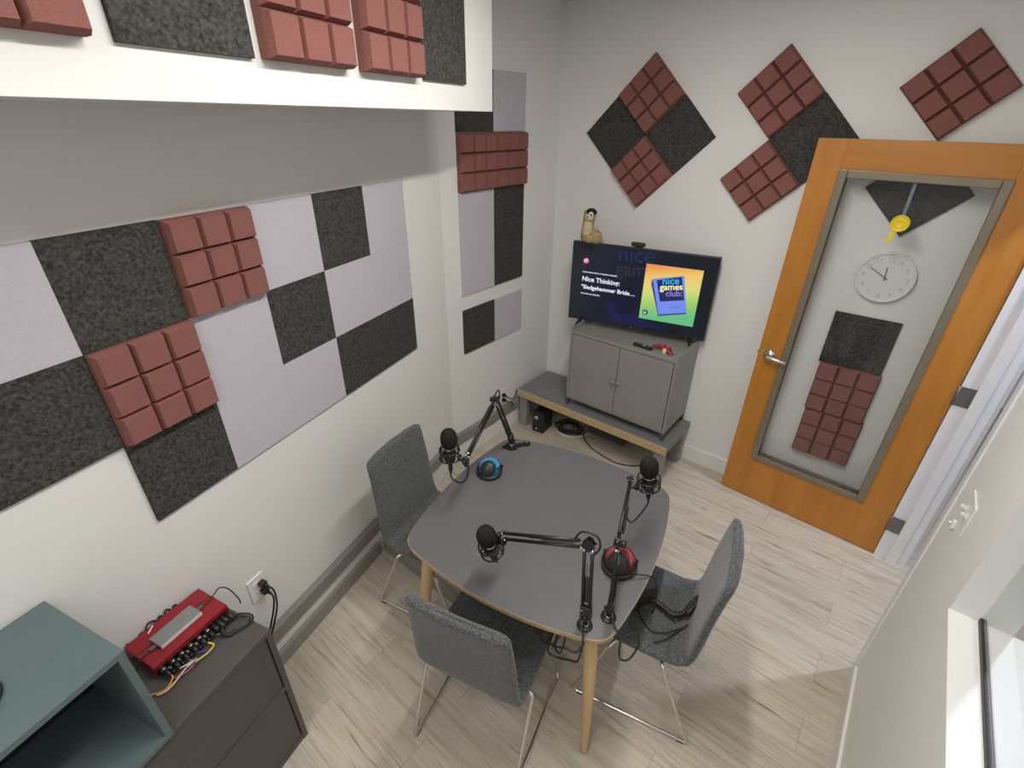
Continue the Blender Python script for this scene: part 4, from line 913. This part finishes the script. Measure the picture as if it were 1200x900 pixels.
for q, (m_, lab) in enumerate(colors):
    x = -0.108 + q*0.030
    t = thing('patch_cable', lab, 'cable', il(x, -idp+0.008, 0.026), LRZ - math.radians(2.5), 'patch cables of the audio interface')
    part('jack_plug', B().cyl((0, 0, 0), (0, -0.014, 0), 0.0100, seg=12).cyl((0, -0.018, 0), (0, -0.046, -0.006), 0.0088, 0.0062, 12), 'black', t)
    part('collar', B().cyl((0, -0.0135, 0), (0, -0.019, -0.0005), 0.0094, seg=12), 'steel', t)
    part('cord', B().tube(crom([(0, -0.040, -0.006)] + ROUT[q], 7), 0.0030, 8), m_, t)
b = B()
for q in range(5):
    t = thing('adapter_plug', 'black metal jack adapter in the lower row at the front of the audio interface', 'plug', il(-0.093 + q*0.030, -idp+0.008, 0.014), LRZ - math.radians(2.5), 'jack adapters of the audio interface')
    part('barrel', B().cyl((0, 0, 0), (0, -0.026, -0.001), 0.0085, seg=12).cyl((0, -0.026, -0.001), (0, -0.040, -0.003), 0.0075, 0.005, 12), 'black_metal', t)
    part('collar', B().cyl((0, -0.012, 0), (0, -0.016, 0), 0.0088, seg=12), 'steel', t)
t = thing('black_leads', 'cluster of black plugs and leads at the right of the audio interface', 'cables', il(0.085, -idp+0.008, 0.026), LRZ - math.radians(2.5))
for q in range(4):
    x = -0.022+q*0.018
    part('plug_body', B().cyl((x, 0, 0.004*(q % 2)), (x, -0.040-0.008*(q % 2), -0.004), 0.0098, 0.008, 12), 'black', t)
b = B()
b.tube(crom([(0.03, -0.036, -0.004), (0.055, -0.045, -0.008), (0.075, -0.075, -0.020), (0.055, -0.10, -0.021), (0.005, -0.085, -0.020), (-0.03, -0.06, -0.018)], 7), 0.0034, 8)
b.tube(crom([(0.014, -0.036, -0.004), (0.05, -0.052, -0.010), (0.066, -0.080, -0.021), (0.04, -0.093, -0.021), (-0.01, -0.072, -0.020)], 7), 0.0034, 8)
b.tube(crom([(-0.006, -0.036, -0.004), (-0.02, -0.055, -0.012), (-0.012, -0.078, -0.020), (0.01, -0.075, -0.018)], 7), 0.0055, 8)
part('cord', b, 'cable', t)
rl = thing('rear_leads', 'looped black leads between the audio interface and the wall', 'cables', il(0, idp, 0.03), LRZ)
b = B()
for x, hh_, wd2 in ((-0.088, 0.020, 0.030), (-0.060, 0.034, 0.040), (-0.018, 0.026, 0.020), (0.006, 0.030, 0.022), (0.034, 0.022, 0.018)):
    b.tube(crom([(x, -0.012, -0.006), (x+wd2*0.1, 0.004, hh_*0.7), (x+wd2*0.5, 0.010, hh_), (x+wd2, 0.010, hh_*0.55), (x+wd2*0.8, 0.006, 0.0), (x+wd2*1.1, 0.012, -0.022)], 6), 0.0026, 7)
b.tube(crom([(-0.105, 0.004, -0.010), (-0.080, 0.012, 0.012), (-0.055, 0.0, 0.022), (-0.075, -0.010, 0.010), (-0.098, 0.006, 0.012), (-0.118, 0.012, 0.020)], 6), 0.0026, 7)
part('cord', b, 'cable', rl)
part('white_label_tag', B().box((-0.052, -0.012, 0.024), (0.032, 0.004, 0.007), 0.001, Euler((0.3, 0.1, 0.6)).to_matrix()), 'white', rl, 'small white tag')

# ------------------------------------------------------------------ lights
def area(name, loc, size, power, col, rot=(0, 0, 0), shape='RECTANGLE', spread=None):
    l = bpy.data.lights.new(name, 'AREA'); l.shape = shape; l.size, l.size_y = size; l.energy = power; l.color = col
    if spread: l.spread = spread
    o = bpy.data.objects.new(name, l); COL.objects.link(o); o.location = loc; o.rotation_euler = rot; return o
WARM = (1.0, 0.965, 0.905)
area('ceiling_strip_and_fill', (1.56, -1.95, 2.90), (1.5, 0.09), 34, WARM, (0, 0, LRZ))
area('ceiling_strip_and_fill', (1.75, -3.9, 2.90), (1.2, 1.2), 22, WARM, (0, 0, LRZ))  # broad fill light added behind the camera to soften contrast, no strip here
area('corridor_light', (3.13, -0.47, 2.88), (0.08, 0.08), 30, (0.80, 0.84, 1.0))
area('corridor_ceiling_light', (4.2, -2.2, 2.9), (0.6, 2.5), 15, (0.88, 0.93, 1.0))
wo = bpy.data.worlds.new('world'); SC.world = wo; wo.use_nodes = True
bg = wo.node_tree.nodes['Background']; bg.inputs['Color'].default_value = (0.6, 0.6, 0.6, 1); bg.inputs['Strength'].default_value = 0.02

# ------------------------------------------------------------------ camera
cam = bpy.data.cameras.new('camera'); co = bpy.data.objects.new('camera', cam); COL.objects.link(co)
F = 567.27; cam.sensor_fit = 'HORIZONTAL'; cam.sensor_width = 36.0; cam.lens = F/1200*36.0; cam.clip_start = 0.02
RC = [[0.77808, 0.62806, 0.0115], [0.31126, -0.36959, -0.87551], [-0.54562, 0.6848, -0.48306]]
right, up, back = V(RC[0]), -V(RC[1]), -V(RC[2])
co.matrix_world = Matrix.Translation((2.1474, -3.1872, 2.2910)) @ Matrix((right, up, back)).transposed().to_4x4()
SC.camera = co
SC.view_settings.view_transform = 'Standard'; SC.view_settings.look = 'None'
SC.view_settings.exposure = 0.06; SC.view_settings.gamma = 1.0; SC.view_settings.use_curve_mapping = False
